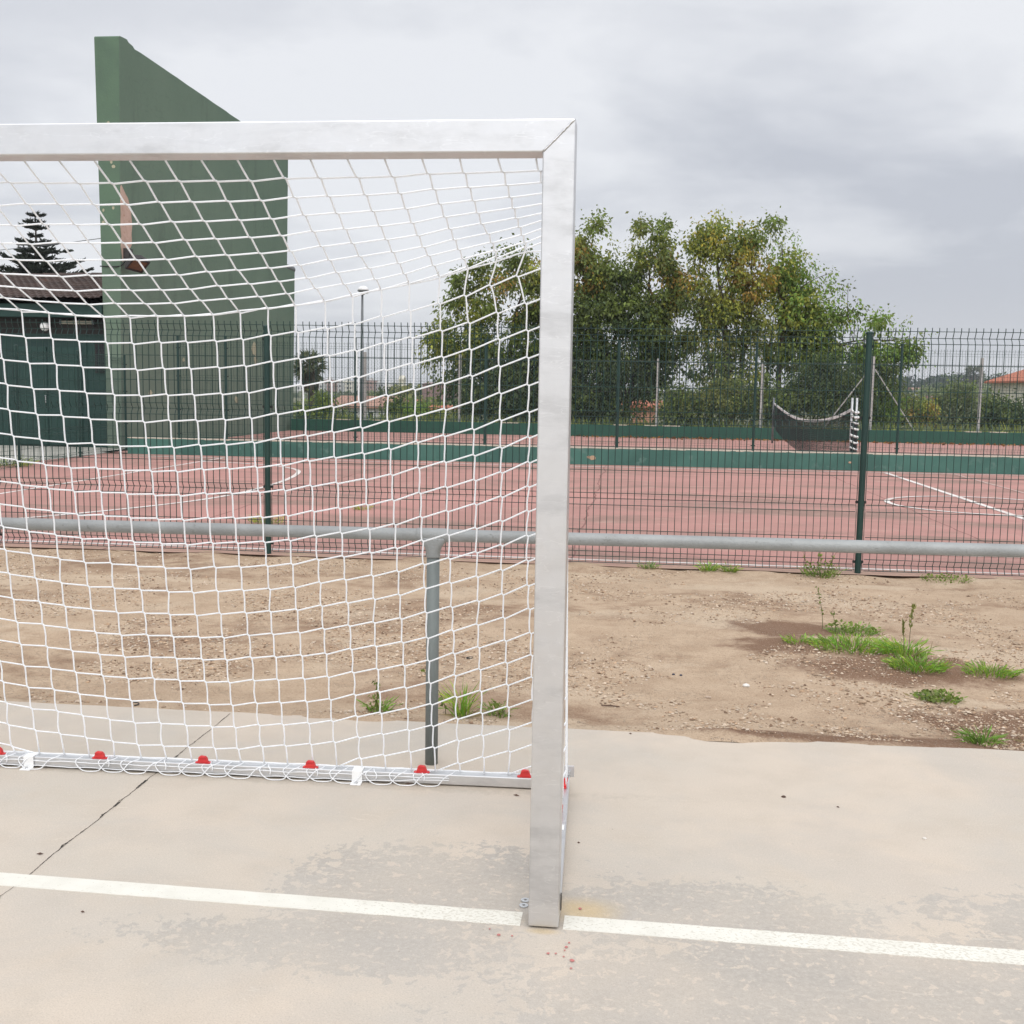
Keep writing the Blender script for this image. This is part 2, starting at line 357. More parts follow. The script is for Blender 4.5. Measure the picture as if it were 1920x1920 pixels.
MT['tile_far'] = mottled('orange_roof_tile', (.42, .14, .075), (.36, .12, .07), 3, .85)
MT['tile_pink'] = mottled('faded_roof_tile', (.36, .21, .155), (.29, .17, .13), .9, .9, 0, (.22, .16, .12), 1.5, (.55, .7))
MT['cream'] = mottled('cream_render', (.66, .62, .50), (.58, .55, .46), .8, .9)
MT['pale'] = mottled('pale_render', (.58, .57, .54), (.5, .5, .49), .3, .9)
MT['salmon'] = mottled('salmon_render', (.52, .27, .18), (.46, .23, .16), 1.0, .9)
MT['mauve'] = mottled('mauve_brick', (.26, .17, .155), (.21, .14, .13), 1.0, .9)
MT['lampgrey'] = mottled('grey_lamp_paint', (.16, .17, .175), (.13, .14, .145), 3, .5, .3)
MT['opal'] = mottled('opal_plastic', (.82, .82, .80), (.74, .74, .72), 8, .3)
MT['brownglass'] = mottled('brown_floodlight_glass', (.16, .085, .04), (.11, .06, .035), 12, .25)
MT['floodmetal'] = mottled('dark_lamp_metal', (.035, .033, .033), (.06, .055, .05), 14, .55, .4)
MT['netblack'] = mottled('black_cord', (.016, .016, .017), (.024, .024, .024), 20, .85)
MT['tape'] = mottled('white_net_tape', (.80, .80, .78), (.68, .68, .66), 14, .8)
MT['paintline'] = mottled('white_court_line', (.70, .66, .62), (.56, .49, .45), 2.0, .8, 0, (.46, .31, .27), 26, (.6, .7))
MT['faintline'] = mottled('faded_court_line', (.50, .41, .36), (.42, .29, .25), 1.6, .85, 0, (.41, .22, .19), 7, (.47, .56))
def mk_fronton():
    m, t, b = mat('green_fronton_render', rough=.85, spec=.25); P = pos(t)
    big = noi(t, P, .35, 5, .55, .3); st = noi(t, mapp(t, P, scale=(2.2, 2.2, .18)), 1.0, 6, .6); fine = noi(t, P, 9, 6, .65)
    c = mixc(t, mapr(t, big, .35, .68), (.148, .215, .160), (.126, .188, .140))
    c = mixc(t, mth(t, 'MULTIPLY', mapr(t, st, .5, .72), .5), c, (.095, .13, .102))
    c = mixc(t, mth(t, 'MULTIPLY', mapr(t, fine, .4, .7), .5), c, (.145, .225, .158))
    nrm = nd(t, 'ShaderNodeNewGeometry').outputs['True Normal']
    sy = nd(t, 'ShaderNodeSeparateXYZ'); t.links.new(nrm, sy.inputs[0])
    front = mth(t, 'LESS_THAN', sy.outputs[1], -.5)       # the narrow end is greener, its colour darkened to offset the light it catches
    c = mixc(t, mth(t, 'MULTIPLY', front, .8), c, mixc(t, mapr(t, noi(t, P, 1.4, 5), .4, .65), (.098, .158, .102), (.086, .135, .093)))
    sz = nd(t, 'ShaderNodeSeparateXYZ'); t.links.new(P, sz.inputs[0])
    low = mth(t, 'MULTIPLY', mapr(t, mth(t, 'ADD', sz.outputs[2], mth(t, 'MULTIPLY', fine, .8)), 5.5, 1.0), .75)
    c = mixc(t, low, c, (.155, .19, .152))
    cr = mapr(t, noi(t, mapp(t, P, loc=(3, 1, 5)), 3.3, 5, .7), .715, .735)
    c = mixc(t, mth(t, 'MULTIPLY', cr, mth(t, 'MULTIPLY', front, .9)), c, (.42, .42, .28))
    cr2 = mapr(t, mth(t, 'ABSOLUTE', mth(t, 'SUBTRACT', noi(t, mapp(t, P, loc=(1, 2, 3), rot=(.5, 0, 0), scale=(.4, .4, 1.3)), .6, 4, .6), .5)), .006, .001)
    c = mixc(t, mth(t, 'MULTIPLY', cr2, .12), c, (.05, .075, .055))
    t.links.new(c, b.inputs[0]); bump(t, b, noi(t, P, 26, 6, .7), .3, .02); return m
MT['fronton'] = mk_fronton()
def mk_leaf(name, trans=.3):
    m = bpy.data.materials.new(name); m.use_nodes = True; t = m.node_tree; t.nodes.clear()
    a = nd(t, 'ShaderNodeAttribute', attribute_name='Col').outputs['Color']
    c = mixc(t, mapr(t, noi(t, pos(t), 3, 3), .3, .7, 0, .22), a, (.03, .035, .015))
    d = nd(t, 'ShaderNodeBsdfDiffuse'); tr = nd(t, 'ShaderNodeBsdfTranslucent'); g = nd(t, 'ShaderNodeBsdfGlossy')
    g.inputs['Roughness'].default_value = .45; g.inputs['Color'].default_value = (.8, .8, .8, 1)
    t.links.new(c, d.inputs[0]); t.links.new(c, tr.inputs[0])
    x = nd(t, 'ShaderNodeMixShader'); x.inputs[0].default_value = trans
    t.links.new(d.outputs[0], x.inputs[1]); t.links.new(tr.outputs[0], x.inputs[2])
    y = nd(t, 'ShaderNodeMixShader'); y.inputs[0].default_value = .02
    t.links.new(x.outputs[0], y.inputs[1]); t.links.new(g.outputs[0], y.inputs[2])
    t.links.new(y.outputs[0], nd(t, 'ShaderNodeOutputMaterial').inputs[0]); return m
MT['leaf'] = mk_leaf('leaf', .42); MT['blade'] = mk_leaf('grass_blade', .35)

# ------------------------------------------------------------------ setting: ground sheets
def sheet(name, x0, x1, y0, y1, nx, ny, zf, m, edge=None):
    xs = np.linspace(x0, x1, nx+1); ys = np.linspace(y0, y1, ny+1); mb = MB()
    for j, y in enumerate(ys):
        for i, x in enumerate(xs):
            yy = y+(edge(x, j, ny) if edge else 0); mb.v.append((x, yy, zf(x, yy)))
    mb.f = [(j*(nx+1)+i, j*(nx+1)+i+1, (j+1)*(nx+1)+i+1, (j+1)*(nx+1)+i) for j in range(ny) for i in range(nx)]
    return struct(mb.build(name, m, smooth=True))
def terr(x, y):
    if y < 36: return -.09
    d = min(1, (y-36)/45); d = d*d*(3-2*d)
    return -.09-3.0*d+.25*fbm(x, y, 0, .03)*min(1, (y-36)/10)
mb = MB(); ys = list(np.linspace(-160, 36, 25))+list(np.linspace(38, 120, 42))+[150, 200, 300, 450, 700, 1100, 1800, 3000, 5000]
xs = sorted([s*v for v in (2.5, 7.5, 12.5, 18, 25, 33, 42, 55, 75, 110, 170, 280, 500, 900, 1700, 4000) for s in (-1, 1)])
for y in ys:
    for x in xs: mb.v.append((x, y, terr(x, y)))
nx = len(xs)
mb.f = [(j*nx+i, j*nx+i+1, (j+1)*nx+i+1, (j+1)*nx+i) for j in range(len(ys)-1) for i in range(nx-1)]
struct(mb.build('ground', MT['terrain'], smooth=True))
# concrete court slab: irregular far edge
mb = MB(); N = 340; X = np.linspace(-14, 14, N+1); e = [4.58-.012*x*.3+.014*fbm(x, 1, 3, 2.2)+.006*fbm(x, 4, 3, 11) for x in X]
for x, y in zip(X, e): mb.v += [(x, -30, 0), (x, y, 0), (x, y+.004, -.12)]
for i in range(N): a = i*3; mb.f += [(a, a+3, a+4, a+1), (a+1, a+4, a+5, a+2)]
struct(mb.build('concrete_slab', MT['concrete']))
def dz(x, y):
    n = .016*fbm(x, y, 5, .8)+.007*fbm(x, y, 9, 3.1)+.004*fbm(x, y, 2, 11)
    edge_n = max(0, 1-abs(y-4.60)/.16)*(.020+.02*fbm(x, 3, 8, 1.3)) + max(0, 1-(9.08-y)/.35)*(.018+.012*fbm(x, 7, 8, 1.7))
    mound = .03*math.exp(-((x-1.4)/.7)**2-((y-6.3)/.45)**2)
    return -.026+n+edge_n+mound
sheet('dirt_strip', -13, 13, 4.50, 9.12, 520, 120, dz, MT['dirt'])
sheet('red_court', -10.6, 14, 9.02, 21.52, 120, 3, lambda x, y: 0, MT['court'], lambda x, j, n: (.05*fbm(x, 0, 4, 1.6)+.02*fbm(x, 0, 7, 6)) if j == 0 else 0)
sheet('second_court', -10.9, 16, 21.82, 34.74, 20, 10, lambda x, y: 0, MT['court'])
sheet('path', -24, -10.62, 9.0, 23.4, 4, 4, lambda x, y: .0, MT['path'])

# painted lines
def strip(name, pts, wd, z, m):
    p = [Vector((x, y, 0)) for x, y in pts]; mb = MB()
    for i, q in enumerate(p):
        d = (p[min(i+1, len(p)-1)]-p[max(i-1, 0)]).normalized(); n = Vector((-d.y, d.x, 0))*(wd[i] if hasattr(wd, '__len__') else wd)/2
        mb.v += [tuple((q+n)+Vector((0, 0, z))), tuple((q-n)+Vector((0, 0, z)))]
    mb.f = [(2*i, 2*i+1, 2*i+3, 2*i+2) for i in range(len(p)-1)]
    return struct(mb.build(name, m))
mb = MB()
for xs_ in (np.linspace(-9, -.262, 240), np.linspace(-.148, 9, 240)):
    k = len(mb.v)
    for x in xs_:
        c = 2.857-.021*(x+.25); j = .0025
        y0, y1 = c+.040+j*fbm(x, 0, 1, 26), c-.038+j*fbm(x, 0, 5, 26)
        mb.v += [(x, y0, -.001), (x, y0, .0015), (x, y1, .0015), (x, y1, -.001)]
    mb.f += [(k+4*i+q, k+4*i+q+1, k+4*i+q+5, k+4*i+q+4) for i in range(len(xs_)-1) for q in range(3)]
struct(mb.build('goal_line', MT['line']))
strip('touch_line', [(x, 9.34-.03*(x+3)/6) for x in np.linspace(-10, 13, 40)], .055, .003, MT['paintline'])
strip('faded_touch_line', [(x, 10.27) for x in np.linspace(-3, 13, 30)], .05, .003, MT['faintline'])
strip('far_touch_line', [(x, 20.93+.045*max(0, x+1)) for x in np.linspace(-9.6, 12, 30)], .06, .003, MT['paintline'])
strip('left_goal_line', [(-7.95, 9.37), (-7.93, 13), (-7.9, 20.9)], .06, .003, MT['paintline'])
strip('left_area_arc', [tuple(q)[:2] for q in smoothline([(-7.92, 10.0, 0), (-7.2, 10.25, 0), (-6.43, 10.74, 0), (-5.72, 11.95, 0), (-5.22, 13.39, 0), (-5.11, 14.97, 0), (-5.22, 16.6, 0), (-5.5, 18.0, 0), (-5.9, 18.75, 0), (-6.5, 19.3, 0), (-7.2, 19.65, 0), (-7.9, 19.78, 0)], 6)], .075, .005, MT['paintline'])
strip('halfway_line', [(4.64, 21.1), (4.58, 9.37)], .085, .005, MT['paintline'])
strip('faded_service_line', [(5.88, 21.1), (5.72, 9.37)], .06, .005, MT['faintline'])
strip('centre_circle', [(4.62+1.22*cos(a), 15.18+1.22*sin(a)) for a in np.linspace(0, 2*pi, 60)], .075, .007, MT['paintline'])
strip('second_court_line', [(-7.4, 22.4), (-4.2, 25.4)], .05, .003, MT['paintline'])
strip('second_court_line.001', [(-9.6, 23.3), (12, 23.6)], .05, .005, MT['faintline'])
# expansion crack across the slab
mb = MB(); y = 1.2; k = 0
while y < 4.565:
    chip = min(.0085, max(0, fbm(y, 3, 4, 11.0)-.0)*.05)*(1 if fbm(y, 8, 1, 2.4) > -.25 else .15)
    wl_ = .0011+chip*(.4+.6*abs(fbm(y, 1, 1, 40)))+.0012*abs(fbm(y, 5, 2, 30)); wr_ = .0011+chip*.7*(.3+.7*abs(fbm(y, 6, 1, 43)))
    if 2.80 < y < 2.91: wl_ = wr_ = .0007
    x = -1.703+.007*fbm(y, 0, 6, 4)+.003*fbm(y, 0, 9, 22)
    mb.v += [(x-wl_, y, .0012), (x+wr_, y, .0012)]; k += 1; y += .006
mb.f = [(2*i, 2*i+1, 2*i+3, 2*i+2) for i in range(k-1)]
struct(mb.build('slab_crack', mottled('crack_dirt', (.05, .042, .034), (.02, .018, .015), 60, .95, 0, (.30, .26, .21), 110, (.52, .60))))
# spots of red paint in front of the post
mb = MB()
for px, py, r in ((960, 1756, .005), (1028, 1789, .006), (1042, 1789, .005), (1062, 1777, .006), (1059, 1783, .004), (1067, 1769, .005), (1057, 1795, .004), (1072, 1802, .009), (1071, 1817, .005), (935, 1754, .009), (918, 1743, .004), (1088, 1705, .007)):
    g = gnd(px, py); k = len(mb.v); r *= .72
    mb.v += [(g.x+r*cos(a)*(.7+.5*random.random()), g.y+r*1.2*sin(a)*(.7+.5*random.random()), .0025) for a in np.linspace(0, 2*pi, 8)[:-1]]
    mb.f.append(tuple(range(k, k+7)))
struct(mb.build('paint_spots', mottled('faded_red_paint', (.50, .16, .15), (.42, .17, .15), 90, .8)))
# ------------------------------------------------------------------ the goal
XP, YP, HG, PW, XL = -.2397, 2.813, 2.08, .0795, -3.3192
goal = thing('football_goal', 'galvanized steel football goal standing with its right post on the white line', 'goal', (XP+.04, YP+.04, 0))
def barY(x): return 3.836+.027*(x+.35)
def post(x0, flip):
    a, b = x0, x0+PW
    zl, zr = (HG-PW, HG) if not flip else (HG, HG-PW)
    return MB().prism([(a, YP, .005), (b, YP, .005), (b, YP, zr), (a, YP, zl)], (0, .08, 0))
post(XP, 0).build('post', MT['zinc'], goal, bevel=.0032)
post(XL, 1).build('post', MT['zinc'], goal, bevel=.0032)
MB().prism([(XL+PW, YP, HG-PW), (XP, YP, HG-PW), (XP+PW, YP, HG), (XL, YP, HG)], (0, .08, 0)).build('crossbar', MT['zinc'], goal, bevel=.0032)
wl = []
for k in range(23):
    t = k/22; wl.append((XP+PW*(.03+.94*t)+.0012*random.uniform(-1, 1), YP-.0005, HG-PW+PW*(.03+.94*t)+.0012*random.uniform(-1, 1)))
MB().tube(wl, [.0024+.0006*random.random() for _ in wl], 6).build('weld_seam', MT['zinc'], goal, smooth=True)
MB().prism([(XP+PW+.0015, YP+.050, .03), (XP+PW+.0015, YP+.06, .03), (XP+PW+.0015, YP+.06, .075), (XP+PW+.0015, YP+.050, .075)], (.003, 0, 0)).build('dark_gap_plate', MT['black'], goal)  # black plate painted as the dark gap between post and side bar
# ground frame
a0, a1 = Vector((-.180, YP+.082, .0245)), Vector((-.212, barY(-.2)+.045, .0245))
sb = MB().bar(a0, a1, .042, .038).build('side_bar', MT['zinc'], goal, bevel=.003)
MB().bar((XL+.028, YP+.082, .0245), (XL+.058, barY(XL)+.045, .0245), .042, .038).build('side_bar', MT['zinc'], goal, bevel=.003)
rb0, rb1 = Vector((-.239, barY(-.239)+.02, .0235)), Vector((-3.24, barY(-3.24)+.02, .0235))
MB().bar(rb0, rb1, .04, .037).build('rear_bar', MT['zinc'], goal, bevel=.003)
br = MB().box(-.212, -.176, 3.888, 3.894, .036, .078).build('corner_bracket', MT['zinc'], goal, bevel=.0015)
M_ = Matrix.Rotation(radians(90), 3, 'X')
MB().lathe([(.0075, 0), (.0075, .004), (.005, .0045), (.0048, .009), (.0, .0095)], (-.194, 3.887, .056), 10, M_).build('bolt', MT['steel_bolt'], br, smooth=False)
def clip(p, rz):
    mb = MB()
    mb.prism([(-.026, -.010, 0), (.026, -.010, 0), (.030, 0, 0), (.026, .010, 0), (-.026, .010, 0), (-.030, 0, 0)], (0, 0, .004))
    mb.prism([(-.020, -.009, .004), (.020, -.009, .004), (.017, -.009, .014), (.014, -.009, .022), (-.008, -.009, .024), (-.015, -.009, .018)], (0, .016, 0))
    mb.prism([(-.016, -.012, .018), (.014, -.012, .020), (.013, -.012, .027), (-.006, -.012, .029), (-.013, -.012, .025)], (0, .013, 0))
    o = mb.build('net_clip', MT['red'], goal, bevel=.0022)
    o.matrix_basis = Matrix.Translation(p) @ Matrix.Rotation(rz, 4, 'Z')
for x in (-.349, -.722, -1.130, -1.530, -1.921, -2.312, -2.70, -3.09): clip(Vector((x, barY(x)+.013, .042)), .03)
for px, py in ((1052, 1470), (1050, 1522), (1046, 1600)):
    g = gnd(px, py, .05); clip(Vector((-.205, g.y, .0435)), pi/2)
def strapm(x, d):
    mb = MB(); y0 = -.0235
    prof = [(-.056, .0035), (-.056, 0), (-.026, 0), (y0-.004, .004), (y0-.004, .0445), (.020, .0465), (.020, .0430), (y0, .0428), (y0, .006), (-.027, .0035)]
    mb.prism([(-.019, yy, zz) for yy, zz in prof], (.038, 0, 0))
    o = mb.build('hold_down_strap', MT['white_metal'], goal, bevel=.0012)
    o.matrix_basis = Matrix.Translation(x) @ Matrix.Rotation(d, 4, 'Z')
    s = MB().lathe([(.006, 0), (.006, .004), (.004, .005), (0, .005)], (0, -.041, .0035), 10).build('screw', MT['steel_bolt'], o)
    s.matrix_parent_inverse = Matrix.Identity(4)
for x in (-2.185, -.955): strapm(Vector((x, barY(x)+.02, 0)), .027)
strapm(Vector((-.2015, 3.40, 0)), -pi/2)
for X_ in (-.236, -3.243):
    MB().tube(smoothline([(X_, YP+.08, 1.955), (X_, 3.2, 1.945), (X_, 3.52, 1.93), (X_, 3.66, 1.89), (X_, 3.69, 1.85)], 5), .011, 8).build('net_arm', MT['zinc'], goal, smooth=True)

# ------------------------------------------------------------------ the net
net = thing('goal_net', 'white square mesh goal net hanging from the crossbar and sagging to the rear bar', 'net', (-1.74, 3.3, 1.0))
R_T = .0028; rn = random.Random(11)
def zseam(X): return 1.645+.232*((X+1.74)/1.38)**2
def colX(i): return -.36-.0975*i
def hv(i, j, k): return ((i*7349+j*9151+k*3571) % 1013)/1013*2-1
def bnode(i, j):
    x0 = colX(i); zs = zseam(x0)
    z = zs-.0895*j*(1-.0022*j)+.003*hv(i, j, 1)+.003*sin(x0*3.1+j*.9)*min(1, j/4)
    cen = min(1, abs(x0+.2)/1.5)
    x = x0+(.0066*cen+.0012)*j+.0035*hv(i, j, 2)-(.03*math.exp(-((j-1)/.7)**2)+.012*math.exp(-((j-12)/3)**2))*math.exp(-((x0+.36)/.2)**2)
    yb = barY(x)+.028
    y = 3.70+(yb-3.70)*(1-z/1.75)+.004*hv(i, j, 3)
    if z < .062: return Vector((x, yb, .043)), True
    return Vector((x, y, z)), False
def tnode(i, k, n=9):                    # k = 0 at the seam ... n at the crossbar
    s = k/n; x0 = colX(i); zs = zseam(x0)
    return Vector((x0+.004*hv(i, k, 5)*(k < n), 3.70-.806*s, zs+(2.004-zs)*s-.012*sin(pi*s)+.003*hv(i, k, 6)*(k < n)))
D = .0031
def offs(p, sgn, ax):  # the two corners of a knot: the twines run together for a moment
    return p+Vector((sgn*D, 0, 0))-ax*(sgn*D*.85)
back = MB(); top = MB(); I0, I1 = -1, 29; NJ = 21
UPZ = Vector((0, 0, 1))
for j in range(0, NJ+1):
    run = []
    for i in range(I1, I0-1, -1):
        p, onbar = bnode(i, j)
        if onbar:
            if len(run) > 2: back.tube(smoothline(run+[p], 2), R_T, 5)
            run = [] if not run else []
            continue
        if not run and i < I1:
            q, ob = bnode(i+1, j)
            if ob: run = [q]
        run += [offs(p, -1, UPZ)+Vector((0, .0012, 0)), offs(p, 1, UPZ)+Vector((0, .0012, 0))]
    if run:
        p, onbar = bnode(I0, j)
        run.append(Vector((-.217, p.y+.01, p.z+.012))); back.tube(smoothline(run, 2), R_T, 5)
for i in range(I1, I0-1, -1):
    run = []
    for j in range(0, NJ+1):
        p, onbar = bnode(i, j)
        if onbar: run.append(p); break
        w_ = Vector((.006*hv(i, j, 8), .006*hv(i, j, 9), 0))
        if j: 
            a, b = run[-1], offs(p, -1, UPZ); run.append((a+b)/2+Vector((.0022*hv(i, j, 7), .003*hv(i, j, 4), 0))*(1+.12*max(0, j-9)))
        run += [offs(p, -1, UPZ)-Vector((0, .0012, 0)), offs(p, 1, UPZ)-Vector((0, .0012, 0))]
    back.tube(smoothline(run, 2), R_T, 5)
back.build('back_panel', MT['twine'], net, smooth=True)
NT = 9
for k in range(1, NT):
    run = []
    for i in range(I1, I0-1, -1):
        p = tnode(i, k); d = (tnode(i, k+1)-tnode(i, k)).normalized()
        run += [offs(p, -1, d), offs(p, 1, d)]
    run.append(Vector((-.225, run[-1].y, run[-1].z+.006)))
    top.tube(smoothline(run, 2), R_T, 5)
for i in range(I1, I0-1, -1):
    run = [Vector((colX(i), YP+.078, 2.0))]
    for k in range(NT-1, 0, -1):
        p = tnode(i, k); d = (tnode(i, k+1)-tnode(i, k)).normalized()
        run += [offs(p, -1, d), offs(p, 1, d)]
    run.append(bnode(i, 0)[0])
    top.tube(smoothline(run, 2), R_T, 5)
top.build('top_panel', MT['twine'], net, smooth=True)
rp = [Vector((-.225, 3.69, 1.865))]
for i in range(0, 30):
    x = colX(i); rp.append(Vector((x, 3.702, zseam(x)-.010*math.exp(-((x+.45)/.25)**2)+.004*hv(i, 1, 12))))
MB().tube(smoothline(rp, 3), .0026, 6).build('seam_rope', MT['twine'], net, smooth=True)
kn = MB()
for q in range(5):
    kn.tube(smoothline([(-.262+.006*q, 3.695, 1.885-.012*q), (-.276, 3.69+.004*q, 1.86-.014*q), (-.268, 3.685, 1.832-.012*q), (-.252, 3.69, 1.84)], 4), .0028, 5)
kn.build('rope_knot', MT['twine'], net, smooth=True)
side = MB(); NS = 9
def snode(s, j):
    t = s/NS; yb = barY(-.2)+.03; zt = 1.885+(1.985-1.885)*t
    z = zt-.0895*j; y = 3.70+(yb-3.70)*(1-z/1.85); y = y+(2.905-y)*t
    return Vector((-.2155-.0123*(z-1.1)+.004*hv(s, j, 21)+.012*t, y+.003*hv(s, j, 22), max(z, .045)))
for j in range(0, 22):
    if snode(0, j).z <= .046: break
    side.tube(smoothline([snode(s, j) for s in range(NS+1)], 2), R_T, 5)
for s in range(NS+1):
    side.tube(smoothline([snode(s, j) for j in range(0, 22)], 2), R_T*(1.25 if s == 0 else 1), 5)
side.build('side_panel', MT['twine'], net, smooth=True)
# gathered edge round the rear bar: loops over its front plus two lacing cords
hem = MB()
for i in range(5, 29):
    if hv(i, 9, 9) > .72: continue
    x = colX(i)+.115+.022*hv(i, 2, 2); yb = barY(x)-.004*hv(i, 5, 9)-.003
    a = Vector((x, yb+.034, .043)); d = .0975
    hem.tube(smoothline([a, (x-.004, yb+.012, .0425), (x-.012, yb-.005, .036), (x-.006, yb-.006, .018), (x+.020, yb-.016, .005), (x+.05, yb-.020, .004), (x+.078, yb-.012, .006), (x+.092, yb-.006, .022), (x+.108, yb-.004, .038), (x+.125, yb+.014, .0425), (x+.13, yb+.034, .043)], 3), R_T*.72, 5)
    if i % 2: hem.tube(smoothline([(x+.01, yb+.03, .043), (x+.018, yb+.005, .043), (x+.028, yb-.005, .034), (x+.026, yb-.006, .018)], 3), R_T*.72, 5)
hem.build('hem_loops', MT['twine'], net, smooth=True)
for z0, sl_ in ((.030, 1), (.0105, 2)):
    pts = []
    for i in range(0, 60):
        x = -.62-i*.045; pts.append((x, barY(x)-.0055-.002*abs(hv(i, 3, sl_)), z0+.002*hv(i, 5, sl_)+max(0, (.9+x))*.05*(sl_ == 2)))
    MB().tube(smoothline(pts, 2), .0017, 5).build('lacing_cord', MT['twine'], net, smooth=True)
pts = [(-.24-.047*i, barY(-.24-.047*i)+.0385+.0015*hv(i, 6, 6), .0435+.0015*hv(i, 6, 7)) for i in range(64)]
MB().tube(smoothline(pts, 2), .0034, 5).build('edge_rope', MT['twine'], net, smooth=True)

# ------------------------------------------------------------------ guard rail
rail = thing('guard_rail', 'grey tubular guard rail running between the concrete slab and the dirt strip', 'rail', (-.727, 4.06, 0))
def railz(x): return .8785+.0035*x
top_r = MB().tube([(x, 4.06, railz(x)) for x in np.linspace(-9.6, 9.6, 33)], .0232, 20).build('top_rail', MT['rail'], rail, smooth=True)
for X_ in (-.727, -4.127, 2.673, 6.073, -7.527):
    MB().tube([(X_, 4.06, -.02), (X_, 4.06, .80)], .0242, 18).build('rail_post', MT['railpost'], rail, smooth=True)
    mb = MB(); z0 = railz(X_)
    mb.tube([(X_-.062, 4.06, railz(X_-.062)), (X_-.058, 4.06, railz(X_)), (X_, 4.06, z0), (X_+.058, 4.06, z0), (X_+.062, 4.06, z0)], [.0240, .0255, .0262, .0255, .0240], 20)
    mb.lathe([(.0262, .792), (.027, .798), (.0265, .806), (.028, .818), (.034, .834), (.044, .848), (.052, .860), (.05, .866), (.02, .87)], (X_, 4.06, 0), 20)
    k = len(mb.v)                          # squeeze the flare to the rail's thickness
    mb.v = [(x, 4.06+max(-.0262, min(.0262, y-4.06)) if z > .80 else y, z) for x, y, z in mb.v]
    mb.build('tee_fitting', MT['rail'], rail, smooth=True)

# ------------------------------------------------------------------ welded mesh fences
FP = [(.02, 0), (.05, .008), (.067, 1), (.085, .008), (.112, 0), (.495, 0), (.53, .008), (.545, 1), (.56, .008), (.592, 0), (1.162, 0), (1.195, .008), (1.21, 1), (1.225, .008), (1.257, 0), (1.82, 0), (1.852, .008), (1.867, 1), (1.882, .008), (1.917, 0), (1.947, 0)]
FP = [(z, .031*d if d == 1 else (.018 if d else 0)) for z, d in FP]
HW = [(.02, 0), (.067, .031), (.112, 0), (.29, 0), (.495, 0), (.545, .031), (.592, 0), (.78, 0), (.97, 0), (1.162, 0), (1.21, .031), (1.257, 0), (1.45, 0), (1.655, 0), (1.82, 0), (1.867, .031), (1.917, 0)]
def panel_mesh(W, r=.0030, n=4):
    mb = MB(); k = int(W/.055); x0 = (W-k*.055)/2
    for i in range(k+1):
        mb.tube([(x0+i*.055, d, z) for z, d in FP], r, n)
    for z, d in HW: mb.tube([(0.01, d-.005, z), (W-.01, d-.005, z)], r*1.05, n)
    me = bpy.data.meshes.new('wire_panel'); me.from_pydata(mb.v, [], mb.f); me.materials.append(MT['fence']); return me
def fence(name, label, posts, z, hp, post_r=.025, wr=.0034):
    root = thing(name, label, 'fence', (posts[0][0], posts[0][1], z)); cache = {}
    pm = MB().tube([(0, 0, 0), (0, 0, hp)], post_r, 14).v and None
    for i, (x, y) in enumerate(posts):
        a = MB().tube([(x, y, z-.03), (x, y, z+hp)], post_r, 14).build('fence_post', MT['fence'], root, smooth=False)
        MB().lathe([(post_r+.003, -.014), (post_r+.004, -.006), (post_r+.003, .004), (post_r*.6, .010), (0, .011)], (x, y, z+hp), 14).build('post_cap', MT['fence'], a, smooth=False)
        for zc in (.09, .57, 1.24, 1.80):
            MB().box(x-post_r-.017, x+post_r+.017, y+.004, y+.020, z+zc-.010, z+zc+.010).build('clamp', MT['black'], a)
        if i == len(posts)-1: continue
        x2, y2 = posts[i+1]; L = sqrt((x2-x)**2+(y2-y)**2)-2*post_r-.016; key = round(L, 2)
        if key not in cache: cache[key] = panel_mesh(L, wr)
        o = bpy.data.objects.new('wire_panel', cache[key]); COL.objects.link(o); o.parent = root
        o.matrix_parent_inverse = Matrix.Translation(-root.location)
        ang = math.atan2(y2-y, x2-x); d = Vector((cos(ang), sin(ang), 0))*(post_r+.008)
        o.matrix_basis = Matrix.Translation(Vector((x, y, z))+d) @ Matrix.Rotation(ang, 4, 'Z')
    return root
XF = [-10.34, -7.908, -5.476, -3.044, -.612, 1.8206, 4.253, 6.685]
fence('wire_fence', 'dark green welded mesh fence between the dirt strip and the red court', [(x, 9.09) for x in XF], 0, 1.905)
fence('wire_fence', 'dark green welded mesh fence standing on the teal low wall', [(x, 21.65) for x in (-9.08, -8.09, -5.46, -2.88, -.30, 2.28, 4.94, 7.56, 10.18)], .335, 2.03, wr=.0024)
fence('wire_fence', 'dark green welded mesh fence along the pale path in front of the dark green hut', [(-9.55, 12.3), (-9.82, 14.9), (-10.10, 17.5), (-10.38, 20.1), (-10.6, 22.5)], .0, 2.0)

# ------------------------------------------------------------------ low walls
wall1 = thing('low_wall', 'teal painted low wall with a chipped pale top edge beside the red court', 'wall', (2, 21.64, 0))
mb = MB(); n = 220; xs_ = np.linspace(-10.12, 14, n+1)
for x in xs_:
    h = .318+.003*fbm(x, 2, 1, 2.3); mb.v += [(x, 21.535+.004*fbm(x, 1, 6, 1.1), -.02), (x, 21.535+.003*fbm(x, 5, 6, 2.1), h), (x, 21.76, h), (x, 21.76, -.02)]
for i in range(n): a = 4*i; mb.f += [(a, a+4, a+5, a+1), (a+1, a+5, a+6, a+2), (a+2, a+6, a+7, a+3)]
mb.f += [(0, 1, 2, 3), (4*n+3, 4*n+2, 4*n+1, 4*n)]
mb.build('wall_body', MT['teal'], wall1)
mb = MB()
for x in xs_: h = .318+.003*fbm(x, 2, 1, 2.3); y0 = 21.533+.010*max(0, fbm(x, 9, 2, 4)); mb.v += [(x, y0, h-.004-.012*max(0, fbm(x, 3, 9, 3.3)+.1)), (x, y0, h+.012), (x, 21.758, h+.012)]
for i in range(n): a = 3*i; mb.f += [(a, a+3, a+4, a+1), (a+1, a+4, a+5, a+2)]
mb.build('coping', MT['bare'], wall1)
mb = MB()
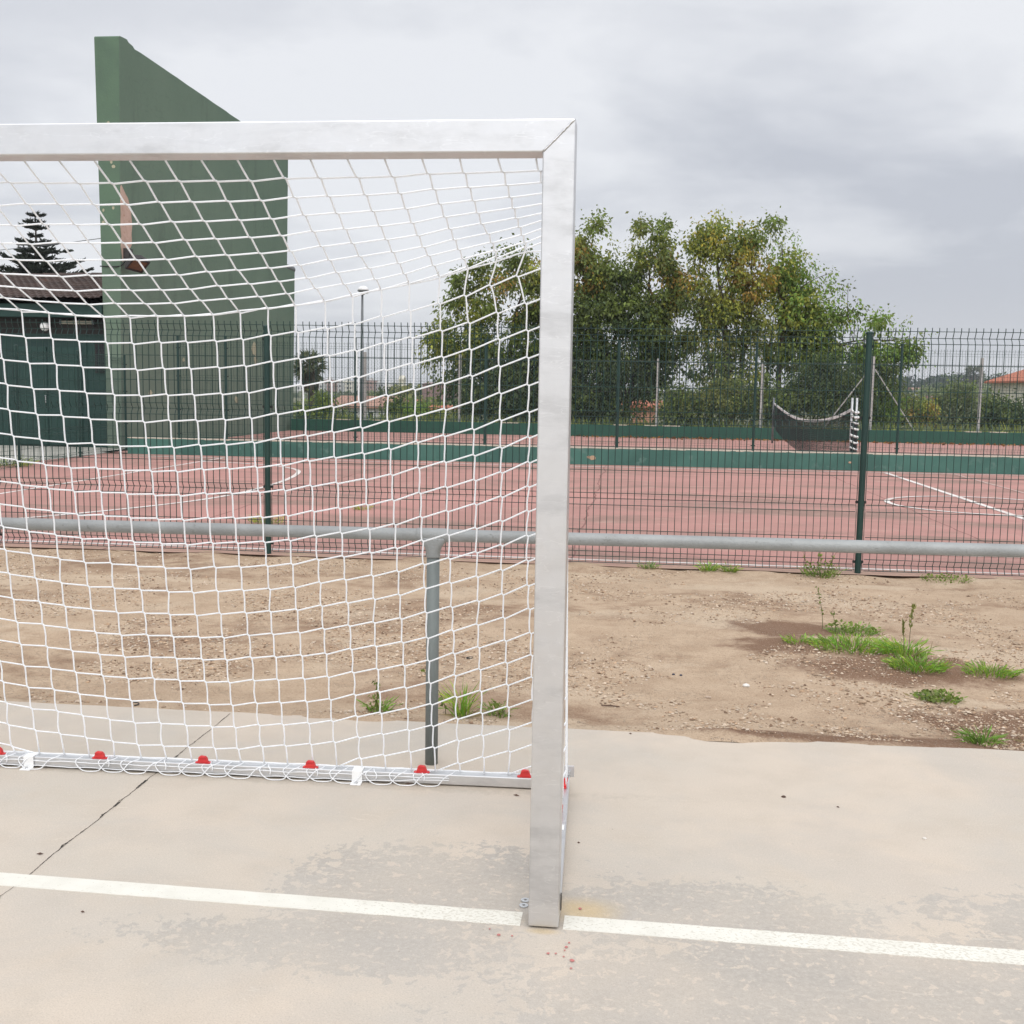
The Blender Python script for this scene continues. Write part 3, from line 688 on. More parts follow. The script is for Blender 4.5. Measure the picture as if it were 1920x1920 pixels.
def blob(mb, c, rx, rz, axis='y', n=14, off=.004):
    c = Vector(c); pts = []
    for k in range(n):
        a = 2*pi*k/n; r = .75+.4*random.random(); q = Vector((rx*cos(a)*r, 0, rz*sin(a)*r)) if axis == 'y' else Vector((0, rx*cos(a)*r, rz*sin(a)*r)); pts.append(c+q)
    mb.prism(pts, (0, off, 0) if axis == 'y' else (off, 0, 0))
for px, py, rx, rz in ((1111, 858, .07, .045), (1103, 857, .03, .03), (1470, 0, 0, 0)):
    if rx: p = at(px, py, 21.53); blob(mb, p, rx, rz, off=.01)
p = at(1594, 867, 21.53); blob(mb, p, .03, .02, off=.01)
mb.build('bare_patch', mottled('exposed_brick', (.46, .33, .22), (.40, .27, .18), 20, .9), wall1)
wall2 = thing('low_wall', 'dark green low wall at the back of the second court under the concrete posts', 'wall', (2, 34.84, 0))
mb = MB(); xs_ = np.linspace(-10.85, 18, 120)
for x in xs_: h = .368+.006*fbm(x, 2, 4, 1.1); mb.v += [(x, 34.74, -.02), (x, 34.74, h), (x, 34.96, h), (x, 34.96, -.1)]
for i in range(119): a = 4*i; mb.f += [(a, a+4, a+5, a+1), (a+1, a+5, a+6, a+2), (a+2, a+6, a+7, a+3)]
mb.f += [(0, 1, 2, 3)]
mb.build('wall_body', MT['darkgreen'], wall2)
mb = MB()
for x0 in (-9.4, -8.2, -.6, .35, .9, 9.9, 10.6, -4.1): mb.box(x0, x0+.25+.3*random.random(), 34.735, 34.96, .362, .380)
mb.build('chipped_edge', MT['bare'], wall2)

# ------------------------------------------------------------------ fronton wall
def fxr(z): return -11.01+.016*z
def fxl(z): return -11.33-.010*z
fr = thing('fronton_wall', 'tall green rendered fronton wall with one long face receding beside the courts', 'wall', (-11.2, 23.2, 0))
prof = [(23.15, -.1), (23.15, 3.0), (23.15, 6.0), (23.15, 8.58), (23.19, 8.61), (23.34, 8.625), (23.52, 8.64), (23.60, 8.60), (23.80, 8.585), (23.88, 8.545)]
for k in range(1, 38): y = 23.9+k*.285; prof.append((y, 8.56+.009*fbm(y, 0, 3, 1.7)+0))
prof += [(34.65, 8.52), (34.65, 5.08), (35.45, 5.05), (35.45, -.1)]
mb = MB(); n = len(prof)
mb.v = [(fxr(z), y, z) for y, z in prof]+[(fxl(z), y, z) for y, z in prof]
mb.f = [(i, (i+1) % n, n+(i+1) % n, n+i) for i in range(n)]+[tuple(range(n))[::-1], tuple(range(n, 2*n))]
frb = mb.build('wall_body', MT['fronton'], fr)
bm = bmesh.new(); bm.from_mesh(frb.data); bmesh.ops.recalc_face_normals(bm, faces=bm.faces); bmesh.ops.triangulate(bm, faces=[f for f in bm.faces if len(f.verts) > 4]); bm.to_mesh(frb.data); bm.free()
pp = [(23.165, 5.54), (23.20, 5.58), (23.30, 5.50), (23.40, 5.42), (23.50, 5.36), (23.58, 5.22), (23.64, 5.14), (23.66, 5.0), (23.70, 4.82), (23.66, 4.62), (23.69, 4.42), (23.60, 4.32), (23.48, 4.24), (23.36, 4.12), (23.25, 3.99), (23.21, 4.15), (23.165, 4.32), (23.19, 4.5), (23.16, 4.7), (23.175, 5.0), (23.16, 5.25)]
mb = MB(); k = len(pp); mb.v = [(fxr(z)+.012, y, z) for y, z in pp]+[(fxr(z)-.02, y, z) for y, z in pp]
mb.f = [tuple(range(k)), tuple(range(k, 2*k))[::-1]]+[(i, (i+1) % k, k+(i+1) % k, k+i) for i in range(k)]
mb.build('bare_plaster', mottled('pinkish_bare_plaster', (.56, .41, .33), (.48, .34, .27), 5, .9, 0, (.30, .16, .10), 14, (.6, .7), .4, 40), fr)
mb = MB()
for y, z, ry, rz in ((31.6, 2.45, .22, .2), (31.75, 2.15, .12, .14), (24.6, 1.2, .1, .07), (30.2, 1.0, .14, .1), (26.5, 2.0, .06, .05)):
    blob(mb, (fxr(z)+.002, y, z), ry, rz, 'x', 12, .008)
for x, z in ((-11.15, 6.85), (-11.12, 6.45), (-11.16, 6.40), (-11.10, 6.05), (-11.06, 5.95), (-11.3, 5.05), (-11.31, 4.8), (-11.08, 5.1)): blob(mb, (x, 23.146, z), .022+.02*random.random(), .03+.03*random.random(), 'y', 9, .006)
mb.build('flaked_paint', mottled('flaked_paint', (.42, .40, .27), (.36, .33, .24), 18, .9), fr)
MB().tube([(fxr(5.1)-.1, 34.75, 5.12), (fxr(5.1)-.1, 35.5, 5.12)], .11, 14).build('pipe_end', MT['lampgrey'], fr)
# floodlight on its corner
fl = thing('floodlight', 'dark floodlight with a brown glass mounted on the corner of the fronton wall', 'floodlight', (-10.9, 23.35, 4.0))
nrm = Vector((.60, -.36, -.72)).normalized(); uu = Vector((.30, .95, 0)); uu = (uu-nrm*uu.dot(nrm)).normalized(); vv = nrm.cross(uu)
c0 = Vector((-10.60, 23.22, 3.92)); Mx = Matrix((uu, vv, nrm)).transposed().to_4x4(); Mx.translation = c0
def tf(o, M): o.data.transform(M); return o
tf(MB().prism([(-.21, -.15, 0), (.21, -.15, 0), (.21, .15, 0), (.15, .11, -.14), (-.15, .11, -.14), (-.21, .15, 0)][:4]+[(-.21, .15, 0)], (0, 0, -.10)).build('housing', MT['floodmetal'], fl, bevel=0), Mx)
tf(MB().box(-.18, .18, -.12, .12, .001, .012).build('glass', MT['brownglass'], fl), Mx)
mb = MB()
for a in ((-.21, -.15), (.21, -.15), (.21, .15), (-.21, .15)): pass
mb.box(-.225, .225, -.165, -.125, -.02, .02).box(-.225, .225, .125, .165, -.02, .02).box(-.225, -.185, -.124, .124, -.02, .02).box(.185, .225, -.124, .124, -.02, .02)
tf(mb.build('rim', MT['floodmetal'], fl), Mx)
MB().tube(smoothline([(-10.95, 23.36, 4.15), (-10.82, 23.34, 4.2), (-10.70, 23.28, 4.08), (-10.66, 23.25, 3.99)], 4), .022, 8).build('bracket', MT['floodmetal'], fl, smooth=True)
MB().box(-10.945, -10.80, 23.26, 23.45, 4.06, 4.28).build('junction_box', MT['floodmetal'], fl, bevel=.012)
tag(MB().tube(smoothline([(-11.40, 23.14, 3.885), (-11.2, 23.14, 3.88), (-11.0, 23.14, 3.88), (-10.92, 23.2, 3.93), (-10.88, 23.3, 4.05)], 4), .012, 6).build('lamp_cable', MT['black']), 'black cable running across the fronton wall end to the floodlight', 'cable')
tag(MB().tube(smoothline([(-11.40, 23.6, 4.55), (-14, 24.5, 4.42), (-18, 26, 4.38), (-26, 29, 4.6)], 6), .008, 5).build('overhead_cable', MT['lampgrey']), 'thin grey cable strung from the fronton wall over the hut roof', 'cable')
# ------------------------------------------------------------------ hut on the left
hut = thing('hut', 'dark green hut with a mossy tiled roof beside the fronton wall', 'hut', (-15, 23.6, 0))
MB().box(-26, -11.36, 23.55, 30, -.1, 3.12).build('wall', MT['shed'], hut)
MB().box(-26, -11.37, 23.10, 23.32, 2.80, 3.08).build('lintel', MT['shed'], hut, bevel=.01)
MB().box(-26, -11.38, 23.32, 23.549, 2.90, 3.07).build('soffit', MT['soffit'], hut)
MB().box(-26, -11.38, 23.50, 23.546, 2.46, 2.895).build('lintel_shade_strip', MT['soffit'], hut)  # near-black strip painted as the shade below the lintel
fr_ = MB().box(-13.72, -11.95, 23.515, 23.547, 0, 2.28).build('door', MT['shed_door'], hut)
for x0, x1 in ((-13.62, -12.86), (-12.82, -12.06)):
    lf = MB().box(x0, x1, 23.485, 23.513, .03, 2.18).build('door_leaf', MT['shed'], fr_, bevel=.006)
    mb = MB()
    for k in range(8): mb.box(x0+.04+k*.088, x0+.10+k*.088, 23.474, 23.484, .1, 2.1)
    mb.build('door_boards', MT['shed_door'], lf) if False else None
MB().box(-12.90, -12.875, 23.45, 23.484, .95, 1.12).build('handle', MT['steel_bolt'], fr_)
wn = MB().box(-11.75, -11.42, 23.52, 23.548, 1.62, 2.26).build('window', MT['soffit'], hut)
MB().box(-11.72, -11.45, 23.505, 23.519, 1.65, 2.23).build('pane', MT['glass_dark'], wn)
mb = MB()
for k in range(6): mb.tube([(-11.70+k*.045, 23.49, 1.64), (-11.70+k*.045, 23.49, 2.24)], .005, 5)
for k in range(9): mb.tube([(-11.72, 23.494, 1.68+k*.065), (-11.45, 23.494, 1.68+k*.065)], .005, 5)
mb.build('grille', MT['black'], wn)
# tiled roof: rows of round tiles stepping up to the ridge
mb = MB(); rows = 14; xs_ = np.arange(-26, -11.38, .02); prevk = None
for r in range(rows):
    for e_ in (0, 1):
        t = (r+e_)/rows; y = 22.86+3.5*t; z = 3.16+.80*t+(.028 if e_ == 0 else -.004)
        for x in xs_: mb.v.append((x, y, z+.030*abs(sin(pi*(x+(.04 if r % 2 else 0)*0)/.16))+.012*fbm(x, y, 2, 1.5)+.05*t*fbm(x, 0, 9, .5)))
nx_ = len(xs_)
for q in range(2*rows-1):
    for i in range(nx_-1): a = q*nx_+i; mb.f.append((a, a+1, a+nx_+1, a+nx_))
rf = mb.build('roof', MT['tile'], hut)
MB().box(-26, -11.40, 26.37, 30.2, 2.8, 3.86).build('roof_back', MT['tile'], rf)
mb = MB()
for k in range(36): x = -25.9+k*.41; mb.tube([(x, 26.36, 3.965+.03*fbm(x, 0, 9, .5)), (x+.43, 26.36, 3.965+.03*fbm(x+.4, 0, 9, .5))], [.105, .085], 10)
mb.build('ridge_tiles', MT['tile'], rf)
g = at(84, 612, 23.3)
lamp = thing('globe_lamp', 'round white globe lamp on the dark green hut wall', 'lamp', g)
mb = MB(); mb.lathe([(.001, -.1)]+[(.1*sin(a), -.1*cos(a)) for a in np.linspace(.2, pi-.2, 10)]+[(.001, .1)], g, 18); mb.build('globe', MT['opal'], lamp, smooth=True)
MB().tube([(g.x, g.y+.09, g.z), (g.x, 23.53, g.z)], .035, 12).build('lamp_base', MT['lampgrey'], lamp)
g0, g1 = at(115, 605, 23.42), at(174, 611, 23.42)
tl = thing('tube_light', 'dusty fluorescent tube light under the eave of the hut', 'lamp', g0)
MB().box(g0.x, g1.x, 23.40, 23.49, g0.z-.03, g0.z+.05).build('diffuser', mottled('yellowed_diffuser', (.40, .38, .30), (.30, .28, .22), 8, .5), tl, bevel=.02)
MB().box(g0.x-.03, g0.x-.002, 23.39, 23.495, g0.z-.04, g0.z+.06).box(g1.x+.002, g1.x+.03, 23.39, 23.495, g0.z-.04, g0.z+.06).build('end_cap', MT['lampgrey'], tl)

# ------------------------------------------------------------------ net on the second court
cn = thing('court_net', 'slack black sports net with a white top tape on the second court', 'net', (4.2, 22.5, 0))
PR, PL = Vector((4.20, 22.35, 0)), Vector((3.97, 32.6, 0))
for dx in (-.045, .045): MB().tube([(PR.x+.06+dx, PR.y, 0), (PR.x+.06+dx, PR.y, 1.36)], .022, 12).build('net_post', MT['zinc_dull'], cn, smooth=True)
MB().tube([(PL.x, PL.y, 0), (PL.x, PL.y, 1.30)], .03, 12).build('net_post', MT['lampgrey'], cn, smooth=True)
def ntop(t): return 1.16-.335*4*t*(1-t)*(1-.15*(t-.5))
def nbot(t): return .03+(.50*max(0, (t-.45)/.55)**1.6)
def npt(t, s):
    b = PR.lerp(PL, t); z = ntop(t)+(nbot(t)-ntop(t))*s
    return Vector((b.x-.10*sin(pi*t)*s+.02*sin(9*t+3*s), b.y, z))
mb = MB()
for k in range(221): t = k/220; mb.tube([npt(t, s/5) for s in range(6)], .0037, 3, False)
for k in range(1, 20): mb.tube([npt(t/24, k/19) for t in range(25)], .0037, 3, False)
mb.build('net_mesh', MT['netblack'], cn)
mb = MB(); tp = [npt(t/40, 0) for t in range(41)]
for i in range(40): 
    a, b = tp[i], tp[i+1]; mb.prism([a+Vector((-.006, 0, 0)), b+Vector((-.006, 0, 0)), b+Vector((-.006, 0, -.06)), a+Vector((-.006, 0, -.06))], (.012, 0, 0))
mb.build('top_tape', MT['tape'], cn)
mb = MB()
for k in range(7):
    z = 1.14-k*.125+.03*random.uniform(-1, 1); mb.tube(smoothline([(PR.x+.0, PR.y-.03, z), (PR.x+.07, PR.y-.05, z-.03-.03*random.random()), (PR.x+.14, PR.y-.02, z-.05), (PR.x+.12, PR.y+.04, z-.02)], 3), .012+.016*random.random(), 7)
mb.build('bundled_tape', MT['tape'], cn, smooth=True)
mb = MB()
for k in range(6): mb.tube([(PR.x+.02+.02*k, PR.y-.03+.01*(k % 3), .02), (PR.x+.03+.018*k, PR.y-.04, .3), (PR.x+.02+.02*k, PR.y-.03, .9)], .016, 6)
mb.build('bundled_net', MT['netblack'], cn, smooth=True)

# ------------------------------------------------------------------ chain link fence on concrete posts
cf = thing('chain_link_fence', 'chain link fence on pale concrete posts behind the dark green low wall', 'fence', (0, 35.1, 0))
for x, h in ((-8.53, 2.52), (-5.48, 2.48), (-2.35, 2.45), (.72, 2.43), (3.90, 2.35), (7.18, 2.58), (10.35, 2.58), (13.5, 2.58)):
    mb = MB(); mb.box(x-.042, x+.042, 35.05, 35.135, -.1, h); mb.build('concrete_post', MT['concpost'], cf, bevel=.012)
MB().bar((7.10, 35.17, 2.2), (5.80, 35.17, .37), .03, .03).build('strut', MT['concpost'], cf)
MB().bar((7.26, 35.17, 2.2), (8.50, 35.17, .37), .03, .03).build('strut', MT['concpost'], cf)
mb = MB(); sp = .075; x = -10.8
while x < 15.5:
    mb.tube([(x, 35.03, .38), (x+2.0, 35.03, 2.38)], .0016, 3, False); mb.tube([(x+2.0, 35.034, .38), (x, 35.034, 2.38)], .0016, 3, False); x += sp*1.414
for z in (.4, 1.4, 2.36): mb.tube([(-10.8, 35.036, z), (17, 35.036, z)], .003, 3, False)
mb.build('wire_mesh', MT['lampgrey'], cf)

# ------------------------------------------------------------------ street lamp
b_ = at(678, 800, 38.0); lp = thing('street_lamp', 'slim grey street lamp with a domed head behind the courts', 'lamp', (b_.x, 38, -.1))
LX = b_.x; LT = at(680, 552, 38).z
MB().tube([(LX, 38, -.2), (LX, 38, 1.2), (LX+.02, 38, LT)], [.075, .068, .036], 12).build('pole', MT['lampgrey'], lp, smooth=True)
hd = MB().lathe([(.03, -.02), (.055, .0), (.06, .06), (.19, .10), (.205, .115), (.19, .13)], (LX+.05, 38, LT), 18).build('lamp_housing', MT['lampgrey'], lp, smooth=True)
MB().lathe([(.185, .131), (.19, .16), (.165, .22), (.10, .27), (.0, .29)], (LX+.05, 38, LT), 18).build('dome', MT['white_metal'], lp, smooth=True)
MB().lathe([(.02, .02), (.10, .035), (.135, .075), (.14, .098)], (LX+.12, 38, LT), 14).build('diffuser', mottled('lamp_diffuser', (.5, .46, .42), (.42, .39, .36), 6, .3), lp, smooth=True)

# ------------------------------------------------------------------ leaves
def leafcloud(name, C, Dr, S, wid, colr, m, parent=None, fold=.15):
    N = len(C); r = np.random.default_rng(len(C)+3)
    rv = r.normal(size=(N, 3)); sd = np.cross(Dr, rv); sd /= np.linalg.norm(sd, axis=1)[:, None]+1e-9
    nn_ = np.cross(sd, Dr); S_ = S[:, None]; W = (S*wid)[:, None]
    mid = C+Dr*S_*.42+nn_*S_*fold
    V = np.stack([C, mid+sd*W, C+Dr*S_-nn_*S_*fold*.3, mid-sd*W], 1).reshape(-1, 3)
    me = bpy.data.meshes.new(name)
    me.vertices.add(4*N); me.vertices.foreach_set('co', V.astype(np.float32).ravel())
    me.loops.add(4*N); me.loops.foreach_set('vertex_index', np.arange(4*N, dtype=np.int32))
    me.polygons.add(N); me.polygons.foreach_set('loop_start', np.arange(0, 4*N, 4, dtype=np.int32))
    me.update(calc_edges=True)
    at_ = me.color_attributes.new('Col', 'FLOAT_COLOR', 'POINT')
    cc_ = np.ones((4*N, 4), np.float32); cc_[:, :3] = np.repeat(colr, 4, axis=0); at_.data.foreach_set('color', cc_.ravel())
    return link(name, me, m, parent)
PAL = {k_: tuple(2.75*x for x in v) for k_, v in {'dk': (.030, .046, .017), 'md': (.056, .073, .020), 'gr': (.078, .102, .023), 'br': (.085, .135, .026), 'yg': (.130, .138, .024), 'ye': (.195, .158, .025), 'or': (.15, .095, .022), 'gy': (.085, .10, .055), 'ol': (.10, .105, .03), 'bl': (.022, .032, .026)}.items()}
def norm(a): return a/(np.linalg.norm(a, axis=1)[:, None]+1e-9)
def crown(lobes, Y, seed, leaf=.12, per=24, spread=.17, droop=.75, dens=1, shoots=()):
    r = np.random.default_rng(seed); Cs, Ds, Ss, Ks, cents = [], [], [], [], []
    for (px, py, rx, ry, ncl, pal) in lobes:
        c = at(px, py, Y); rX = rx*Y/F; rZ = ry*Y/F; rY = min(1.9, max(rX, .5)*.85)
        for _ in range(int(ncl*dens)):
            d = r.normal(size=3); d /= np.linalg.norm(d); q = r.random()**.42
            p = np.array((c.x+d[0]*rX*q, c.y+d[1]*rY*q, c.z+d[2]*rZ*q))
            if mnoise.noise(Vector(p)*1.0+Vector((seed, 0, 0))) < -.16: continue
            k = int(per*1.75*(.5+r.random())); key = pal[r.integers(len(pal))]; base = np.array(PAL[key])*(.78+.44*r.random())
            o = r.normal(size=(k, 3))*spread*(.55+.8*r.random())*np.array((1, 1, .9)); cents.append(p)
            Cs.append(p+o); out = norm(o+r.normal(size=(k, 3))*.12)*.55+d*.25
            Ds.append(norm(out+np.array((0, 0, -droop))+r.normal(size=(k, 3))*.35))
            Ss.append(leaf*(.65+.7*r.random(k))); Ks.append(base*(1+.16*r.normal(size=(k, 1))).clip(.5, 1.5)+0*o)
    for (x0, y0, x1, y1, pal) in shoots:
        a, b = at(x0, y0, Y), at(x1, y1, Y); m = max(4, int((b-a).length/.13)); by = r.uniform(-.9, .9); bend = r.normal(size=2)*.12
        for q in range(m+1):
            t = q/m; p = np.array(a.lerp(b, t))+np.array((bend[0]*sin(pi*t), by, 0)); cents.append(p)
            k = int(per*(.85-.6*t)*(.5+r.random())); base = np.array(PAL[pal[r.integers(len(pal))]])*(.85+.4*r.random()); o = r.normal(size=(k, 3))*(.17*(1-.62*t)+.02)
            Cs.append(p+o); Ds.append(norm(norm(o)*.6+np.array((0, 0, -.8))+r.normal(size=(k, 3))*.3)); Ss.append(leaf*(.6+.6*r.random(k))*(1-.25*t)); Ks.append(base*(1+.16*r.normal(size=(k, 1))).clip(.5, 1.5)+0*o)
    return np.concatenate(Cs), np.concatenate(Ds), np.concatenate(Ss), np.concatenate(Ks), cents
def plant(name, label, cat, Y, lobes, trunks=(), seed=1, leaf=.12, per=24, spread=.17, limbs=30, wid=.26, group=None, base=None, droop=.75, kind=None, tz=None, dens=1, shoots=()):
    C_, D_, S_, K_, cents = crown(lobes, Y, seed, leaf, per, spread, droop, dens, shoots)
    b0 = at(*(base or (lobes[0][0], 800)), Y); root = thing(name, label, cat, (b0.x, Y, -.1), group)
    leafcloud('crown', C_, D_, S_, wid, K_, MT['leaf'], root)
    mb = MB(); r = random.Random(seed); nodes = []
    for tr in trunks:
        pts = [at(px, py, Y+dy) for px, py, dy, rad in tr]; pts[0].z = -.3 if tz is None else tz
        rad = [q[3] for q in tr]; sm = smoothline(pts, 4); rr = np.interp(np.linspace(0, len(rad)-1, len(sm)), range(len(rad)), rad)
        mb.tube(sm, list(rr), 8); nodes += list(zip(sm, rr))
    if nodes:
        for c in r.sample(cents, min(limbs, len(cents))):
            c = Vector(c); cand = [(n_, q) for n_, q in nodes if n_.z < c.z-.15]
            if not cand: continue
            n_, q = min(cand, key=lambda a: (a[0]-c).length-.45*(c.z-a[0].z))
            m_ = n_.lerp(c, .5)+Vector((r.uniform(-.15, .15), r.uniform(-.15, .15), r.uniform(-.05, .25)))
            mb.tube(smoothline([n_, m_, c], 3), list(np.linspace(min(q*.5, .045), .006, 7)), 5)
        mb.build('trunk', MT['bark'], root, smooth=True)
    return root
G1 = 'broadleaf trees behind the chain link fence'
YM, YY, CC = ('gr', 'yg', 'md', 'ol'), ('yg', 'ye', 'ol', 'yg'), ('br', 'gr', 'br', 'yg')
DG, MG, YG = ('dk', 'dk', 'md'), ('dk', 'md', 'md', 'gr'), ('gr', 'yg', 'yg', 'ol', 'md')
plant('broadleaf_tree', 'dark leafy tree seen through the goal net, left of the goal post', 'tree', 40, [
    (985, 545, 75, 62, 62, ('md', 'gr', 'yg', 'ol', 'or')), (905, 560, 55, 50, 40, ('gr', 'yg', 'md')), (870, 640, 70, 50, 55, ('md', 'gr', 'yg')), (960, 650, 90, 70, 90, MG), (1010, 600, 60, 80, 70, MG),
    (930, 730, 105, 62, 120, DG), (1010, 740, 70, 65, 90, DG), (825, 655, 30, 32, 14, ('gr', 'yg')), (845, 715, 28, 30, 12, MG), (862, 530, 16, 24, 7, ('md', 'gr')), (850, 580, 14, 26, 6, ('md', 'gr')), (975, 482, 26, 16, 9, ('gr', 'md')), (905, 500, 18, 12, 6, ('md', 'gr'))],
    [[(960, 800, 0, .13), (955, 700, 0, .10), (965, 600, .1, .06), (990, 520, 0, .02)], [(980, 800, .3, .10), (915, 690, .2, .07), (890, 570, .2, .02)]], 3, dens=1.75, leaf=.14, spread=.19, shoots=((870, 580, 863, 518, YM), (900, 560, 908, 498, YM), (950, 540, 962, 470, YM), (985, 520, 988, 466, YM), (1005, 520, 1012, 480, YM), (840, 620, 826, 580, YM), (850, 640, 800, 628, YM), (920, 545, 930, 505, YM)), base=(960, 800), group=G1)
plant('broadleaf_tree', 'broad dark green tree directly right of the goal post', 'tree', 40.5, [
    (1100, 500, 48, 62, 60, ('gr', 'yg', 'md', 'ol', 'or')), (1150, 520, 45, 60, 60, MG), (1215, 490, 48, 52, 52, ('yg', 'gr', 'ol', 'md')), (1245, 540, 42, 60, 60, ('yg', 'gr', 'md', 'or')), (1110, 600, 75, 70, 110, MG), (1200, 610, 80, 65, 120, ('dk', 'md', 'gr')),
    (1255, 610, 42, 55, 50, ('yg', 'ol', 'md')), (1100, 710, 75, 75, 130, DG), (1180, 700, 70, 60, 90, DG), (1235, 680, 50, 40, 40, MG), (1110, 440, 22, 24, 12, ('yg', 'gr')), (1200, 425, 7, 16, 5, ('gr', 'ol')), (1225, 440, 14, 16, 8, ('yg', 'gr')), (1120, 425, 5, 8, 2, ('gr', 'md')), (1085, 445, 14, 16, 6, ('yg', 'gr')), (1240, 428, 12, 16, 5, ('gr', 'md')), (1120, 770, 80, 40, 70, DG), (1075, 470, 30, 40, 22, ('yg', 'gr'))],
    [[(1150, 800, 0, .15), (1145, 700, 0, .11), (1120, 590, 0, .06), (1105, 470, 0, .02)], [(1160, 800, .3, .12), (1195, 680, .2, .08), (1215, 560, .2, .04), (1220, 450, .2, .015)]], 5, dens=1.75, leaf=.14, spread=.19, shoots=((1085, 500, 1084, 440, YM), (1112, 490, 1120, 422, YM), (1140, 500, 1150, 440, YM), (1200, 490, 1200, 418, YM), (1222, 490, 1228, 430, YM), (1240, 500, 1246, 420, YM), (1255, 520, 1262, 450, YM), (1270, 580, 1292, 560, YM), (1175, 520, 1178, 445, YM)), base=(1150, 800), group=G1)
plant('broadleaf_tree', 'tall yellowing tree, tallest of the trees behind the fence', 'tree', 39.5, [
    (1350, 510, 48, 66, 56, ('yg', 'ye', 'ol', 'yg', 'gr')), (1330, 440, 24, 32, 22, ('yg', 'ye', 'gr')), (1410, 530, 38, 58, 40, ('yg', 'ye', 'ol', 'or')), (1310, 480, 20, 36, 18, ('yg', 'gr')), (1345, 580, 58, 42, 62, ('ol', 'yg', 'md')), (1415, 590, 36, 40, 36, ('ol', 'yg', 'md')), (1298, 465, 12, 20, 6, ('gr', 'yg')), (1342, 412, 10, 14, 6, ('gr', 'md')), (1315, 415, 8, 16, 4, ('gr', 'md')), (1405, 450, 22, 26, 14, ('gr', 'ye')), (1385, 455, 10, 20, 6, ('gr', 'md')),
    (1330, 640, 60, 36, 34, ('md', 'ol')), (1400, 650, 50, 34, 30, ('md', 'ol')), (1340, 690, 60, 30, 30, MG), (1410, 695, 40, 30, 20, MG), (1342, 405, 5, 10, 3, ('gr', 'md')), (1336, 425, 9, 14, 5, ('yg', 'gr')), (1415, 440, 7, 14, 4, ('gr', 'md')), (1312, 425, 6, 12, 3, ('gr', 'md')), (1288, 500, 8, 12, 3, ('gr', 'or')), (1300, 540, 14, 16, 5, ('or', 'md')), (1300, 580, 12, 12, 4, ('dk', 'md'))],
    [[(1368, 800, 0, .17), (1366, 720, 0, .14), (1362, 640, 0, .10), (1350, 540, 0, .06), (1338, 430, 0, .015)], [(1370, 760, .1, .09), (1395, 660, .1, .06), (1410, 560, .1, .03), (1408, 460, .1, .01)], [(1364, 720, 0, .06), (1325, 640, 0, .04), (1312, 500, 0, .012)]], 7, dens=1.25, leaf=.14, spread=.19, shoots=((1310, 520, 1294, 448, YY), (1318, 500, 1314, 414, YY), (1340, 480, 1341, 398, YY), (1355, 480, 1362, 430, YY), (1380, 520, 1386, 452, YY), (1402, 510, 1408, 446, YY), (1425, 530, 1432, 470, YY), (1330, 640, 1322, 560, YY), (1360, 660, 1352, 580, YY), (1395, 660, 1402, 570, YY), (1330, 720, 1318, 640, YY), (1400, 720, 1410, 650, YY), (1300, 560, 1284, 522, YY)), per=22, limbs=60, base=(1368, 800), group=G1)
plant('broadleaf_tree', 'fresh green tree whose crown slopes down to the right behind the fence', 'tree', 40, [
    (1478, 530, 38, 56, 50, ('br', 'gr', 'br', 'yg')), (1465, 460, 20, 26, 14, ('gr', 'br')), (1500, 590, 55, 52, 56, ('br', 'gr', 'yg')), (1545, 610, 36, 36, 22, ('br', 'gr', 'md')), (1480, 640, 55, 45, 66, ('gr', 'yg', 'md')), (1570, 655, 60, 34, 44, ('br', 'gr', 'yg')), (1640, 650, 44, 30, 38, ('br', 'gr')), (1690, 650, 34, 26, 22, ('br', 'gr', 'md')), (1650, 610, 22, 16, 10, ('br', 'gr')),
    (1560, 690, 70, 36, 60, MG), (1650, 700, 40, 28, 24, MG), (1447, 432, 5, 20, 5, ('gr', 'md')), (1452, 415, 4, 7, 2, ('gr', 'md')), (1490, 455, 8, 14, 5, ('br', 'md')), (1580, 548, 6, 10, 2, ('br', 'md')), (1600, 585, 12, 10, 4, ('br', 'md')), (1487, 447, 9, 12, 4, ('gr', 'md')), (1575, 590, 14, 16, 6, ('br', 'md')), (1715, 665, 14, 18, 5, ('br', 'md')), (1710, 612, 6, 6, 1, ('br', 'md')), (1735, 635, 8, 7, 2, ('gr', 'md')), (1540, 530, 16, 14, 4, ('gr', 'md'))],
    [[(1462, 800, 0, .12), (1460, 700, 0, .09), (1470, 600, 0, .06), (1468, 480, 0, .015)], [(1465, 760, .2, .08), (1530, 680, .2, .05), (1600, 640, .2, .03), (1690, 640, .2, .01)], [(1440, 800, .2, .07), (1438, 700, .2, .05), (1450, 600, .2, .02)]], 9, dens=1.15, leaf=.14, spread=.19, shoots=((1458, 500, 1446, 410, CC), (1470, 500, 1470, 438, CC), (1484, 510, 1490, 436, CC), (1510, 540, 1516, 478, CC), (1530, 570, 1553, 508, CC), (1550, 590, 1584, 534, CC), (1580, 610, 1608, 560, CC), (1600, 630, 1636, 586, CC), (1630, 640, 1660, 592, CC), (1660, 650, 1711, 596, CC), (1680, 665, 1737, 630, CC), (1680, 680, 1734, 664, CC), (1640, 680, 1690, 690, CC), (1480, 700, 1470, 600, CC), (1520, 690, 1530, 600, CC)), per=24, limbs=55, base=(1462, 800), group=G1)
G2 = 'shrubs along the chain link fence'
